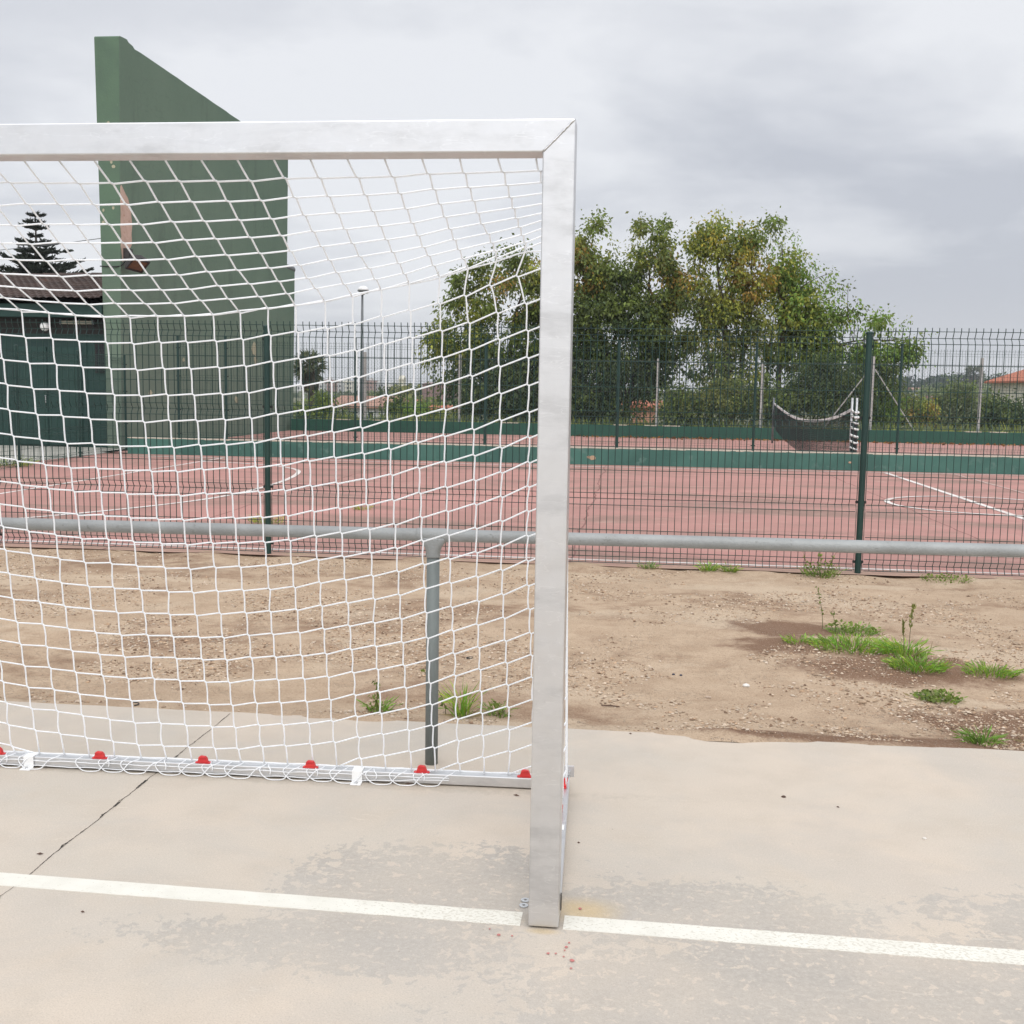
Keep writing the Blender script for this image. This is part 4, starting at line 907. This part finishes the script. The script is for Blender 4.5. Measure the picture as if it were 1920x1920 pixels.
for lab, Y, lobes, sd, lf in (
    ('dark ivy thicket behind the sagging black sports net', 38.2, [(1545, 720, 62, 50, 110, DG), (1600, 740, 46, 50, 70, DG), (1500, 760, 70, 44, 90, MG), (1430, 770, 50, 36, 50, MG)], 21, .11),
    ('olive green shrub at the foot of the yellowing tree', 38, [(1330, 755, 62, 48, 80, ('md', 'ol', 'dk')), (1390, 760, 46, 46, 60, ('md', 'gr', 'ol')), (1275, 765, 34, 40, 40, MG)], 22, .11),
    ('bright green shrub left of the right hand fence post', 41, [(1630, 770, 40, 38, 50, ('gr', 'br', 'md')), (1655, 755, 30, 34, 30, ('br', 'gr'))], 23, .11),
    ('reddish tinted bush between the two right hand posts', 46, [(1715, 768, 34, 34, 46, ('md', 'gr', 'or', 'ol')), (1690, 785, 38, 22, 34, MG), (1735, 762, 18, 20, 14, ('yg', 'gr'))], 24, .12),
    ('grey green bush left of the rightmost concrete post', 47, [(1780, 765, 46, 42, 80, ('gy', 'md', 'gy')), (1800, 740, 30, 22, 26, ('gy', 'gr')), (1765, 795, 50, 18, 34, ('gy', 'gr'))], 25, .11),
    ('dark fig bush in front of the cream house', 46, [(1880, 780, 50, 32, 76, DG), (1895, 755, 24, 16, 16, MG), (1850, 770, 26, 30, 26, MG), (1915, 800, 24, 20, 24, ('gy', 'md'))], 26, .15),
    ('leafy green shrub behind the net left of the street lamp', 44, [(600, 765, 30, 26, 40, ('gr', 'md')), (580, 785, 24, 22, 26, MG), (635, 788, 34, 14, 24, ('dk', 'md', 'gy'))], 27, .12),
    ('bright grassy bush right of the street lamp', 46, [(785, 778, 38, 26, 46, ('br', 'gr')), (745, 770, 20, 24, 24, MG), (825, 790, 34, 16, 26, ('yg', 'gr'))], 28, .12)):
    plant('shrub', lab, 'shrub', Y, lobes, [[(lobes[0][0], 812, 0, .05), (lobes[0][0]+4, lobes[0][1], 0, .02)]], sd, lf, 26, .18, 12, group=G2, dens=1.7)
# dry grass along the far wall foot
r_ = np.random.default_rng(5); n = 5200
C_ = np.stack([r_.uniform(-10.5, 17, n), r_.uniform(35.2, 42, n), np.full(n, -.12)], 1); D_ = norm(np.stack([r_.normal(0, .3, n), r_.normal(0, .3, n), np.ones(n)], 1))
K_ = np.array([PAL[('yg', 'ol', 'gr', 'gy')[i]] for i in r_.integers(0, 4, n)])*r_.uniform(.7, 1.3, (n, 1))
tag(leafcloud('tall_grass', C_, D_, r_.uniform(.3, .75, n), .05, K_, MT['blade']), 'tall rough grass growing behind the dark green low wall', 'grass', kind='stuff')
n = 520; xx = r_.uniform(-2.5, 14, n); C_ = np.stack([xx, 34.72-np.abs(r_.normal(0, .35, n)), np.full(n, .012)], 1)
D_ = norm(np.stack([r_.normal(0, 1, n), r_.normal(0, 1, n), r_.uniform(0, .35, n)], 1))
K_ = np.array([((.34, .14, .04), (.26, .12, .05), (.38, .22, .06), (.16, .09, .05))[i] for i in r_.integers(0, 4, n)])
tag(leafcloud('leaf_litter', C_, D_, r_.uniform(.06, .13, n), .4, K_, MT['leaf']), 'fallen orange leaves lying along the foot of the dark green low wall', 'fallen leaves', kind='stuff')

# ------------------------------------------------------------------ araucaria behind the hut, palm far off
def araucaria(px, py_top, Y, label):
    t0 = at(px, py_top, Y); H = t0.z+1; root = thing('araucaria', label, 'tree', (t0.x, Y, -.1)); tr = MB(); r = np.random.default_rng(4)
    tr.tube([(t0.x, Y, -.5), (t0.x, Y, t0.z*.6), (t0.x, Y, t0.z)], [.2, .11, .012], 8); Cs, Ds, Ss = [], [], []
    z = t0.z-.12; k = 0
    while z > 2.6:
        f = (t0.z-z); L = min(3.3, .26+.56*f); nb = 6 if f < 1 else 8
        if .95 < f < 1.25: L *= .35
        z += r.normal()*.05
        for b in range(nb):
            a = 2*pi*(b+.5*(k % 2))/nb+r.normal()*.12; l = L*(.45+.75*r.random()**.8); rise = .12+.34*r.random()
            pts = [Vector((t0.x+cos(a)*l*s, Y+sin(a)*l*s, z+.10*r.normal()*0-.10*l*s+rise*l*s*s*.75)) for s in np.linspace(0, 1, 6)]
            tr.tube(pts, list(np.linspace(.022, .005, 6)), 4)
            m_ = int(12+46*l)
            for _ in range(m_):
                s = r.random()**.6*.95+.05; q = min(int(s*5), 4); p = pts[q].lerp(pts[q+1], s*5-q); sd = 1 if r.random() < .5 else -1
                side_ = np.array((-sin(a)*sd, cos(a)*sd, .30+.35*r.random())); dd = np.array((cos(a), sin(a), .2))*.75+side_*.8+r.normal(size=3)*.2
                Cs.append(np.array(p)+r.normal(size=3)*.02); Ds.append(dd); Ss.append((.14+.26*r.random())*1.25*(1.15-.55*s)*(.55+.25*min(2, l)))
        z -= .27+.05*r.random(); k += 1
    N = len(Cs); K = np.array((.05, .06, .046))*r.uniform(.6, 1.5, (N, 1))
    leafcloud('crown', np.array(Cs), norm(np.array(Ds)), np.array(Ss), .17, K, MT['leaf'], root); tr.build('trunk', MT['bark'], root, smooth=True)
araucaria(66, 398, 45, 'dark tiered araucaria rising behind the hut roof')
def palm(px, py, Y, hp, label, sc_=1.0, group=None):
    c = at(px, py, Y); root = thing('palm_tree', label, 'palm', (c.x, Y, -3), group); r = np.random.default_rng(int(px))
    mb = MB(); mb.tube([(c.x, Y, -3.5), (c.x+.05, Y, c.z-1.2*sc_), (c.x, Y, c.z)], [.26*sc_, .2*sc_, .24*sc_], 10); mb.build('trunk', MT['bark'], root, smooth=True)
    Cs, Ds, Ss, Ks = [], [], [], []
    for k in range(46):
        a = r.random()*2*pi; e_ = r.uniform(-.9, 1.25); L = 1.05*sc_*(.8+.3*r.random()); d = np.array((cos(a)*cos(e_), sin(a)*cos(e_), sin(e_)))
        hub = np.array(c)+d*L*.62
        for q in range(11):
            f = d+r.normal(size=3)*.5; f[2] -= .25; Cs.append(hub); Ds.append(f); Ss.append(.62*sc_*(.7+.5*r.random())); Ks.append(np.array((.15, .17, .09))*r.uniform(.5, 1.4))
        for q in range(3): Cs.append(np.array(c)+d*L*q*.2); Ds.append(d); Ss.append(.4*sc_); Ks.append(np.array((.06, .065, .03)))
    for k in range(260):
        a = r.random()*2*pi; Cs.append(np.array(c)+np.array((cos(a)*.3*sc_, sin(a)*.3*sc_, -.1-r.random()*1.1*sc_))); Ds.append(np.array((cos(a)*.35, sin(a)*.35, -1))); Ss.append(.7*sc_*(.6+.6*r.random())); Ks.append(np.array((.15, .125, .09))*r.uniform(.5, 1.2))
    leafcloud('crown', np.array(Cs), norm(np.array(Ds)), np.array(Ss), .10, np.array(Ks), MT['leaf'], root)
palm(582, 688, 70, 6, 'bushy fan palm seen between the fronton wall and the street lamp')
palm(1826, 704, 430, 10, 'tiny lone palm on the wooded ridge left of the cream house', 3.4)

# ------------------------------------------------------------------ houses and city beyond
def house(label, Y, px0, px1, py_eave, py_ridge, depth, wall, roof, base=-4, wins=(), over=.35, hip=False, cat='house', name='house', group=None):
    a, b = at(px0, py_eave, Y), at(px1, py_eave, Y); zr = at((px0+px1)/2, py_ridge, Y+depth/2).z; ze = a.z
    root = thing(name, label, cat, ((a.x+b.x)/2, Y, base), group)
    MB().box(a.x, b.x, Y, Y+depth, base, ze).build('wall', MT[wall], root)
    x0, x1, y0, y1 = a.x-over, b.x+over, Y-over, Y+depth+over; ym = (y0+y1)/2; ins = (y1-y0)/2 if hip else 0
    ins = min(ins, (x1-x0)*.48); mb = MB(); zl = ze+.004
    mb.v = [(x0, y0, zl), (x1, y0, zl), (x1, y1, zl), (x0, y1, zl), (x0+ins, ym, zr), (x1-ins, ym, zr), (x0, y0, zl+.12), (x1, y0, zl+.12), (x1, y1, zl+.12), (x0, y1, zl+.12)]
    mb.f = [(0, 1, 2, 3), (0, 1, 7, 6), (1, 2, 8, 7), (2, 3, 9, 8), (3, 0, 6, 9), (6, 7, 5, 4), (8, 9, 4, 5), (7, 8, 5), (9, 6, 4)]
    mb.build('roof', MT[roof], root)
    for q0, q1, r0, r1 in wins:
        w0, w1 = at(q0, r0, Y), at(q1, r1, Y)
        f = MB().box(w0.x, w1.x, Y-.06, Y-.002, w1.z, w0.z).build('window', MT['white_metal'], root)
        MB().box(w0.x+.08, w1.x-.08, Y-.075, Y-.062, w1.z+.08, w0.z-.08).build('pane', MT['glass_dark'], f)
    return root
house('cream house with an orange hipped roof at the right edge', 70, 1950, 2260, 717, 655, 9, 'cream', 'tile_far', -4, ((1990, 2020, 734, 765),), .4, True)
house('salmon coloured house glimpsed under the broad dark tree', 62, 1165, 1232, 764, 750, 7, 'salmon', 'tile_far', -4, ((1176, 1184, 770, 790),))
house('low house with a faded pink tiled roof behind the street lamp', 78, 618, 722, 764, 742, 9, 'pale', 'tile_pink', -5, ((640, 652, 770, 786), (690, 702, 770, 786)))
house('small yellow house with an orange roof left of the net covered tree', 120, 806, 836, 768, 759, 7, 'cream', 'tile_far', -5, ((818, 824, 770, 776),))
house('tiny white house with an orange gable among the bushes', 130, 768, 780, 755, 748, 6, 'pale', 'tile_far', -5)
house('mauve brick block with a flat looking roof on the wooded slope', 170, 792, 842, 721, 717, 10, 'mauve', 'mauve', -4, over=.1)
house('small cream chapel tower on the skyline', 260, 748, 756, 712, 704, 3, 'cream', 'cream', -4, over=.1, name='tower', cat='tower')
house('pale cottages row far right of the fronton, under the ridge', 330, 1712, 1738, 731, 727, 8, 'pale', 'tile_pink', -4, ((1716, 1719, 732, 735), (1728, 1731, 732, 735)))
house('white farmhouse low under the wooded ridge', 240, 1752, 1766, 747, 741, 8, 'cream', 'tile_pink', -4)
house('low white shed roof far behind the fresh green tree', 300, 1650, 1672, 729, 726, 8, 'pale', 'pale', -4)
house('white shed beside the field under the ridge', 150, 1652, 1668, 764, 759, 6, 'pale', 'pale', -4)
rr_ = random.Random(3)
city = [(556, 570, 722), (572, 590, 716), (592, 606, 719), (608, 626, 712), (628, 640, 718), (642, 660, 714), (662, 676, 720), (686, 700, 713), (702, 720, 717), (722, 734, 722), (735, 747, 716)]
for i, (a_, b_, t_) in enumerate(city):
    root = thing('city_block', 'pale distant apartment block on the skyline left of the trees', 'building', (at(a_, 735, 640+8*i).x, 640+8*i, -4), 'distant apartment blocks on the skyline')
    Y = 640+8*i; p, q = at(a_, t_, Y), at(b_, t_, Y)
    MB().box(p.x, q.x, Y, Y+14, -5, p.z).build('wall', MT[('pale', 'cream', 'pale', 'tile_pink')[i % 4]], root)
    MB().box(p.x+1, p.x+3.2, Y+3, Y+7, p.z, p.z+1.6).build('stair_head', MT['pale'], root)
    mb = MB()
    for zf in np.arange(p.z-1.8, -3, -2.6):
        for xf in np.arange(p.x+.8, q.x-1.0, 1.9): mb.box(xf, xf+.9, Y-.1, Y-.01, zf-.6, zf+.6)
    mb.build('windows', MT['glass_dark'], root)

# far woods
def woods(name, label, Y, px0, px1, prof, n, size, pal, seed, dep=20, zb=-4):
    r = np.random.default_rng(seed); Cs, Ds, Ss, Ks = [], [], [], []
    px = px0
    while px < px1:
        pt = np.interp(px, [q[0] for q in prof], [q[1] for q in prof]) + r.normal()*1.4
        c = at(px, pt, Y); rad = size*(.6+.9*r.random()); y = Y+r.uniform(-dep, dep)*.5; base = np.array(PAL[pal[r.integers(len(pal))]])*r.uniform(.7, 1.25)
        cz = c.z-rad*.7
        for lev in range(3):
            m_ = int(n/(1+.6*lev)); d = r.normal(size=(m_, 3)); d = norm(d)*(r.random((m_, 1))**.3); zc = cz-lev*rad*1.05
            if zc < zb-rad: break
            Cs.append(np.array((c.x+r.normal()*rad*.4, y, zc))+d*rad*np.array((1.15, 1.0, .72))); Ds.append(norm(r.normal(size=(m_, 3))+np.array((0, 0, -.2)))); Ss.append(rad*.34*(.6+.8*r.random(m_))); Ks.append(base*(1+.2*r.normal(size=(m_, 1))).clip(.4, 1.6)*np.ones((m_, 3)))
        px += rad*F/Y*.55
    o = leafcloud(name, np.concatenate(Cs), np.concatenate(Ds), np.concatenate(Ss), .34, np.concatenate(Ks), MT['leaf'])
    return tag(o, label, 'woodland', kind='stuff')
BL = ('dk', 'dk', 'bl')
woods('woodland', 'dark wooded ridge on the horizon at the right', 440, 1660, 2000, [(1660, 710), (1720, 706), (1745, 709), (1765, 704), (1785, 700), (1805, 702), (1815, 712), (1840, 711), (1855, 701), (1870, 702), (1885, 708), (1900, 700), (1960, 699)], 120, 3.0, BL, 41, 40)
woods('woodland', 'mid green wooded slope below the ridge at the right', 300, 1630, 2000, [(1630, 730), (1750, 722), (1850, 718), (2000, 715)], 90, 2.6, ('md', 'dk', 'gy'), 42, 60)
woods('woodland', 'hedges and fields between the ridge and the bushes', 150, 1600, 2000, [(1600, 752), (1700, 750), (1780, 745), (1900, 742)], 90, 1.6, ('md', 'gr', 'gy'), 43, 30)
woods('woodland', 'brownish wooded slope right of the street lamp', 210, 700, 900, [(690, 738), (720, 730), (745, 722), (800, 720), (900, 718)], 110, 2.0, ('md', 'ol', 'dk'), 44, 20)
woods('woodland', 'blue green tree belt under the distant apartment blocks', 420, 540, 900, [(540, 734), (900, 734)], 80, 2.6, ('gy', 'md', 'dk'), 45, 30)
woods('woodland', 'green orchard belt behind the low pink roofed house', 125, 540, 900, [(540, 752), (640, 748), (720, 744), (900, 746)], 90, 1.5, ('gr', 'md', 'dk'), 46, 20)
woods('woodland', 'hidden tree belt behind the broadleaf trees', 260, 860, 1640, [(860, 728), (1640, 728)], 60, 2.6, ('md', 'dk', 'gy'), 47, 30)

# ------------------------------------------------------------------ weeds, pebbles and litter on the dirt
def tuft(label, x, y, n, rad, h, pal, seed, lean=.5, wid=.0045, stems=(), group='weeds on the dirt strip', kindname='weed', broad=0):
    r = np.random.default_rng(seed); root_z = dz(x, y) if 4.5 < y < 9.12 else 0
    n = int(n*1.15); a = r.random(n)*2*pi; q = rad*np.sqrt(r.random(n)); base = np.stack([x+np.cos(a)*q, y+np.sin(a)*q*.7, np.full(n, root_z-.004)], 1)
    Cs, Ds, Ss, Ks = [], [], [], []
    d0 = norm(np.stack([np.cos(a)*lean*(q/rad+.3)+r.normal(0, .25, n), np.sin(a)*lean*(q/rad+.3)+r.normal(0, .25, n), np.ones(n)], 1))
    hh = h*(.45+.75*r.random(n)); col = np.array([PAL[pal[i]] for i in r.integers(0, len(pal), n)])*np.array((.95, 1.18, .85))*r.uniform(.72, 1.3, (n, 1))
    mid = base+d0*hh[:, None]*.55; d1 = norm(d0+np.stack([np.cos(a)*.6, np.sin(a)*.6, np.full(n, -.55)], 1)*(.5+.6*r.random((n, 1))))
    C_ = np.concatenate([base, mid-d0*hh[:, None]*.08]); D_ = np.concatenate([d0, d1]); S_ = np.concatenate([hh*.62, hh*.55]); K_ = np.concatenate([col, col*1.12])
    m = max(8, n//6); a3 = r.random(m)*2*pi; q3 = rad*1.25*np.sqrt(r.random(m))     # dead straw among the blades
    C_ = np.concatenate([C_, np.stack([x+np.cos(a3)*q3, y+np.sin(a3)*q3*.7, np.full(m, root_z+.004)], 1)]); D_ = np.concatenate([D_, norm(np.stack([r.normal(size=m), r.normal(size=m), r.uniform(0, .5, m)], 1))]); S_ = np.concatenate([S_, h*r.uniform(.4, .9, m)]); K_ = np.concatenate([K_, np.array((.40, .32, .17))*r.uniform(.6, 1.1, (m, 1))])
    wd = wid/h
    if broad:
        k = broad; a2 = r.random(k)*2*pi; q2 = rad*1.1*np.sqrt(r.random(k)); z2 = h*.9*r.random(k)
        C_ = np.concatenate([C_, np.stack([x+np.cos(a2)*q2, y+np.sin(a2)*q2*.7, root_z+z2], 1)]); D_ = np.concatenate([D_, norm(r.normal(size=(k, 3))*np.array((1, 1, .4)))]); S_ = np.concatenate([S_, r.uniform(.012, .03, k)]); K_ = np.concatenate([K_, np.array(PAL['gr'])*r.uniform(.7, 1.4, (k, 1))*np.ones((k, 3))])
    o = thing(kindname, label, 'weed', (x, y, root_z), group)
    n0 = 2*n+m; rr = np.full(len(C_), wd); leafcloud('blades', C_[:n0], D_[:n0], S_[:n0], wd*1.2, K_[:n0], MT['blade'], o, .05)
    if broad: leafcloud('leaves', C_[n0:], D_[n0:], S_[n0:], .42, K_[n0:], MT['leaf'], o, .1)
    for (dx, dy, hs, lx, seedy) in stems:
        mb = MB(); p = [Vector((x+dx+lx*t*t, y+dy, root_z+hs*t)) for t in np.linspace(0, 1, 6)]; mb.tube(p, list(np.linspace(.0022, .0009, 6)), 5)
        mb.build('stem', mottled('weed_stem', (.10, .12, .04), (.12, .10, .05), 60, .8) if 'weed_stem' not in bpy.data.materials else bpy.data.materials['weed_stem'], o)
        k = 26 if seedy else 12; tt = r.uniform(.55 if seedy else .25, 1, k); C2 = np.array([np.array(p[0].lerp(p[-1], 0))+np.array((lx*t*t, 0, hs*t)) for t in tt])
        D2 = norm(r.normal(size=(k, 3))*(.25 if seedy else .8)+np.array((0, 0, .8 if seedy else .1))); K2 = np.array(PAL['ol' if seedy else 'gr'])*r.uniform(.6, 1.2, (k, 1))*np.ones((k, 3))
        leafcloud('seed_head' if seedy else 'stem_leaves', C2, D2, r.uniform(.02, .04, k) if seedy else r.uniform(.018, .035, k), .16 if seedy else .4, K2, MT['leaf'], o)
    return o
GR = ('br', 'gr', 'br', 'yg')
tuft('large bright green grass patch in the middle of the weeds', 1.27, 6.33, 420, .23, .075, GR, 1)
tuft('creeping grass at the left tip of the weed patch', .99, 6.45, 90, .09, .06, GR, 2)
tuft('low leafy weed behind the large grass patch', 1.37, 6.86, 150, .15, .065, ('gr', 'br', 'gy'), 3, broad=150, stems=((-.17, .1, .27, -.05, False), (-.10, .05, .12, -.03, False)))
tuft('grass clump with a tall seed stalk in the weed patch', 1.52, 6.22, 150, .11, .12, GR, 4, stems=((.02, 0, .27, .012, True), (.0, .02, .17, -.015, True)))
tuft('tousled grass clump in front of the tall seed stalk', 1.53, 5.95, 230, .13, .085, GR, 5)
tuft('yellowish grass clump standing apart on the right', 1.90, 5.97, 170, .13, .075, ('yg', 'gr', 'br'), 6)
tuft('small grey green rosette weed near the slab', 1.49, 5.42, 130, .105, .045, ('gy', 'gr'), 7, broad=170)
tuft('spiky grass tuft beside the slab at the right edge', 1.49, 4.73, 80, .055, .09, ('gr', 'br', 'md'), 8, lean=.7)
tuft('sparse grass tuft at the far right edge by the slab', 1.78, 4.80, 60, .09, .07, ('gy', 'gr'), 9)
tuft('leafy weed growing against the fence near the right fence post', 1.50, 8.92, 60, .13, .12, ('gr', 'md'), 10, broad=160, stems=((-.02, 0, .33, .04, False), (-.1, .02, .24, -.06, False), (.06, 0, .26, .1, False), (.0, -.05, .2, -.02, False)))
tuft('low weed under the fence right of the fence post', 2.47, 8.94, 60, .2, .05, ('gr', 'md'), 11, broad=110)
tuft('green grass tuft left of the pair under the fence', .63, 9.0, 80, .06, .10, GR, 12)
tuft('green grass tuft right of the pair under the fence', .80, 8.97, 60, .05, .09, ('yg', 'br', 'gr'), 13)
tuft('faint grass tuft under the fence close to the goal post', .16, 9.02, 60, .08, .07, ('gr', 'gy'), 14)
tuft('tall grass tuft behind the rail post', -.715, 4.74, 70, .03, .17, ('br', 'gr', 'yg'), 15, lean=.2, wid=.0045, stems=((-.07, 0, .2, -.1, False),))
tuft('small leafy weed left of the rail post', -1.10, 4.77, 24, .04, .09, ('gr', 'br'), 16, broad=34, stems=((.0, 0, .15, -.01, False),))
tuft('thin weed between the rail post and the goal post', -.56, 4.80, 26, .05, .08, ('gr', 'gy'), 17, broad=36)
tuft('weeds at the foot of the path fence on the left', -10.35, 17.6, 160, .35, .22, ('yg', 'gr'), 18, wid=.006, group=None)
tuft('yellow weed in a court joint behind the left fence post', -3.75, 11.15, 90, .16, .12, ('yg', 'ye', 'gr'), 19, wid=.0045, group='weeds in the court joints')
tuft('small yellow weed in the court joint near the left fence post', -3.1, 12.6, 50, .1, .09, ('yg', 'ye'), 20, wid=.0045, group='weeds in the court joints')
# pebbles
mP, tP, bP = mat('loose_pebbles', rough=.9, spec=.2); tP.links.new(nd(tP, 'ShaderNodeAttribute', attribute_name='Col').outputs['Color'], bP.inputs[0])
r_ = np.random.default_rng(17); n = 44000; octv = np.array([(1, 0, 0), (-1, 0, 0), (0, 1, 0), (0, -1, 0), (0, 0, 1), (0, 0, -1)], float)
octf = [(0, 2, 4), (2, 1, 4), (1, 3, 4), (3, 0, 4), (2, 0, 5), (1, 2, 5), (3, 1, 5), (0, 3, 5)]; V = []; Fq = []; Kp = []; cnt = 0
PC = ((.48, .38, .28), (.51, .41, .31), (.40, .29, .20), (.53, .44, .35), (.20, .13, .085), (.42, .29, .19), (.30, .22, .155))
while cnt < n:
    y = 4.62+4.4*r_.random()**1.15; x = r_.uniform(-1, 1)*(.62*y+.2)-.1*y
    if fbm(x, y, 4, 1.1) + .35*fbm(x, y, 8, 5) < -.12 + .5*r_.random()**2: continue
    s = .0034+.0080*r_.random()**4.0; a = r_.random()*6.3; q = octv*np.array((1.3, .85, .6))*s*r_.uniform(.7, 1.3, (6, 1))
    R = np.array(((cos(a), -sin(a), 0), (sin(a), cos(a), 0), (0, 0, 1))); q = q @ R.T+np.array((x, y, dz(x, y)+s*.25)); V.append(q); Fq += [(cnt*6+i, cnt*6+j, cnt*6+k) for i, j, k in octf]; cnt += 1
    Kp.append(np.append(np.array(PC[r_.integers(0, 7)])*r_.uniform(.75, 1.2), 1.0))
me = bpy.data.meshes.new('gravel'); me.from_pydata(np.concatenate(V).tolist(), [], Fq)
me.color_attributes.new('Col', 'FLOAT_COLOR', 'POINT').data.foreach_set('color', np.repeat(np.array(Kp, np.float32), 6, axis=0).ravel())
tag(link('gravel', me, mP), 'loose gravel scattered over the dirt strip', 'gravel', kind='stuff')
def stone(label, px, py, s, m, seed, cat='stone', name='stone'):
    g = gnd(px, py, -.01); bm = bmesh.new(); bmesh.ops.create_icosphere(bm, subdivisions=2, radius=1)
    for v in bm.verts: v.co = Vector((v.co.x*s[0], v.co.y*s[1], v.co.z*s[2]))*(1+.25*mnoise.noise(v.co*1.6+Vector((seed, 0, 0))))
    for v in bm.verts: v.co += Vector((g.x, g.y, (dz(g.x, g.y) if g.y > 4.55 else 0)+s[2]*.6))
    me = bpy.data.meshes.new(name); bm.to_mesh(me); bm.free(); return tag(link(name, me, m), label, cat)
WS = mottled('white_stone', (.70, .68, .64), (.6, .57, .52), 40, .8)
stone('white stone lying on the dirt right of the goal post', 1399, 1282, (.018, .013, .010), WS, 1)
stone('small pale stone on the dirt in front of the white stone', 1328, 1301, (.014, .010, .007), MT['stone'], 2)
stone('flat tan clod, left of two beside the weeds', 1616, 1314, (.026, .018, .008), MT['dirt'], 3)
stone('flat tan clod, right of two beside the weeds', 1634, 1312, (.024, .018, .008), MT['dirt'], 4)
stone('blue grey chip of slag, left of a pair on the dirt', 1263, 1256, (.008, .006, .005), mottled('slag', (.05, .055, .08), (.03, .03, .05), 60, .5), 5)
stone('blue grey chip of slag, right of a pair on the dirt', 1277, 1258, (.008, .006, .005), bpy.data.materials['slag'], 6)
stone('tiny pale pebble on the concrete slab at the right', 1733, 1579, (.006, .005, .004), WS, 7)
stone('brown clod on the concrete slab right of the goal', 1469, 1500, (.008, .006, .004), MT['rust'], 8)
g = gnd(1145, 1312); tag(MB().tube([(g.x-.042, g.y+.006, dz(g.x, g.y)+.006), (g.x, g.y, dz(g.x, g.y)+.008), (g.x+.042, g.y-.006, dz(g.x, g.y)+.006)], [.003, .0035, .0025], 6).build('twig', MT['rust']), 'straight brown twig lying on the dirt right of the goal post', 'twig')
for lab, px, py, pts in (('black plastic hook on the dirt edge left of the crack', 254, 1322, [(-.03, .012), (-.005, .006), (.016, 0), (.022, -.014), (.012, -.024)]), ('black bent wire loop on the dirt right of the rail post', 880, 1229, [(.018, -.004), (-.006, -.008), (-.016, .002), (-.004, .012), (.018, .014)])):
    g = gnd(px, py, -.01); z_ = dz(g.x, g.y)+.006
    tag(MB().tube(smoothline([(g.x+a, g.y+b*1.6, z_) for a, b in pts], 4), .0028, 6).build('plastic_hook', MT['black']), lab, 'litter')
for lab, px, py, L, rot in (('brown dry leaf on the slab left of the crack', 75, 1603, .018, .3), ('dark leaf on the slab below the white line at the left', 155, 1712, .01, .1), ('dry leaf shred in front of the rear bar', 968, 1493, .02, -.2), ('dry leaf against the rear bar', 765, 1471, .018, .2), ('dark leaf on the slab right of the side bar', 1085, 1582, .009, 0.1), ('dark leaf shred on the far part of the slab', 1571, 1515, .010, -.4), ('small brown leaf on the slab near the dirt edge', 1182, 1377, .012, -.1)):
    L *= .62; g = gnd(px, py); d = Vector((cos(rot), sin(rot), 0)); s = Vector((-sin(rot), cos(rot), 0)); mb = MB()
    mb.v = [tuple(g-d*L+Vector((0, 0, .004))), tuple(g+s*L*.28+Vector((0, 0, .007))), tuple(g+d*L+Vector((0, 0, .003))), tuple(g-s*L*.25+Vector((0, 0, .002)))]; mb.f = [(0, 1, 2), (0, 2, 3)]
    tag(mb.build('dry_leaf', MT['rust']), lab, 'leaf')
for lab, px, py in (('steel washer nearest the white line by the post foot', 982, 1699), ('second steel washer behind the first by the post foot', 985, 1689)):
    g = gnd(px, py); tag(MB().lathe([(.0045, .0035), (.0045, .001), (.0125, .001), (.0125, .0035), (.0045, .0036)], g, 20, None, False).build('washer', MT['zinc_dull']), lab, 'washer')

# ------------------------------------------------------------------ air
mh = bpy.data.materials.new('thin_haze'); mh.use_nodes = True; th = mh.node_tree; th.nodes.clear()
pv = nd(th, 'ShaderNodeVolumePrincipled'); pv.inputs['Color'].default_value = (.80, .84, .90, 1); pv.inputs['Density'].default_value = .00042; pv.inputs['Anisotropy'].default_value = .2
th.links.new(pv.outputs[0], nd(th, 'ShaderNodeOutputMaterial').inputs['Volume'])
hz = MB().box(-620, 620, -60, 900, -8, 42).build('haze', mh); hz['kind'] = 'stuff'; hz['label'] = 'thin pale haze over the far ridge and town'; hz['category'] = 'haze'
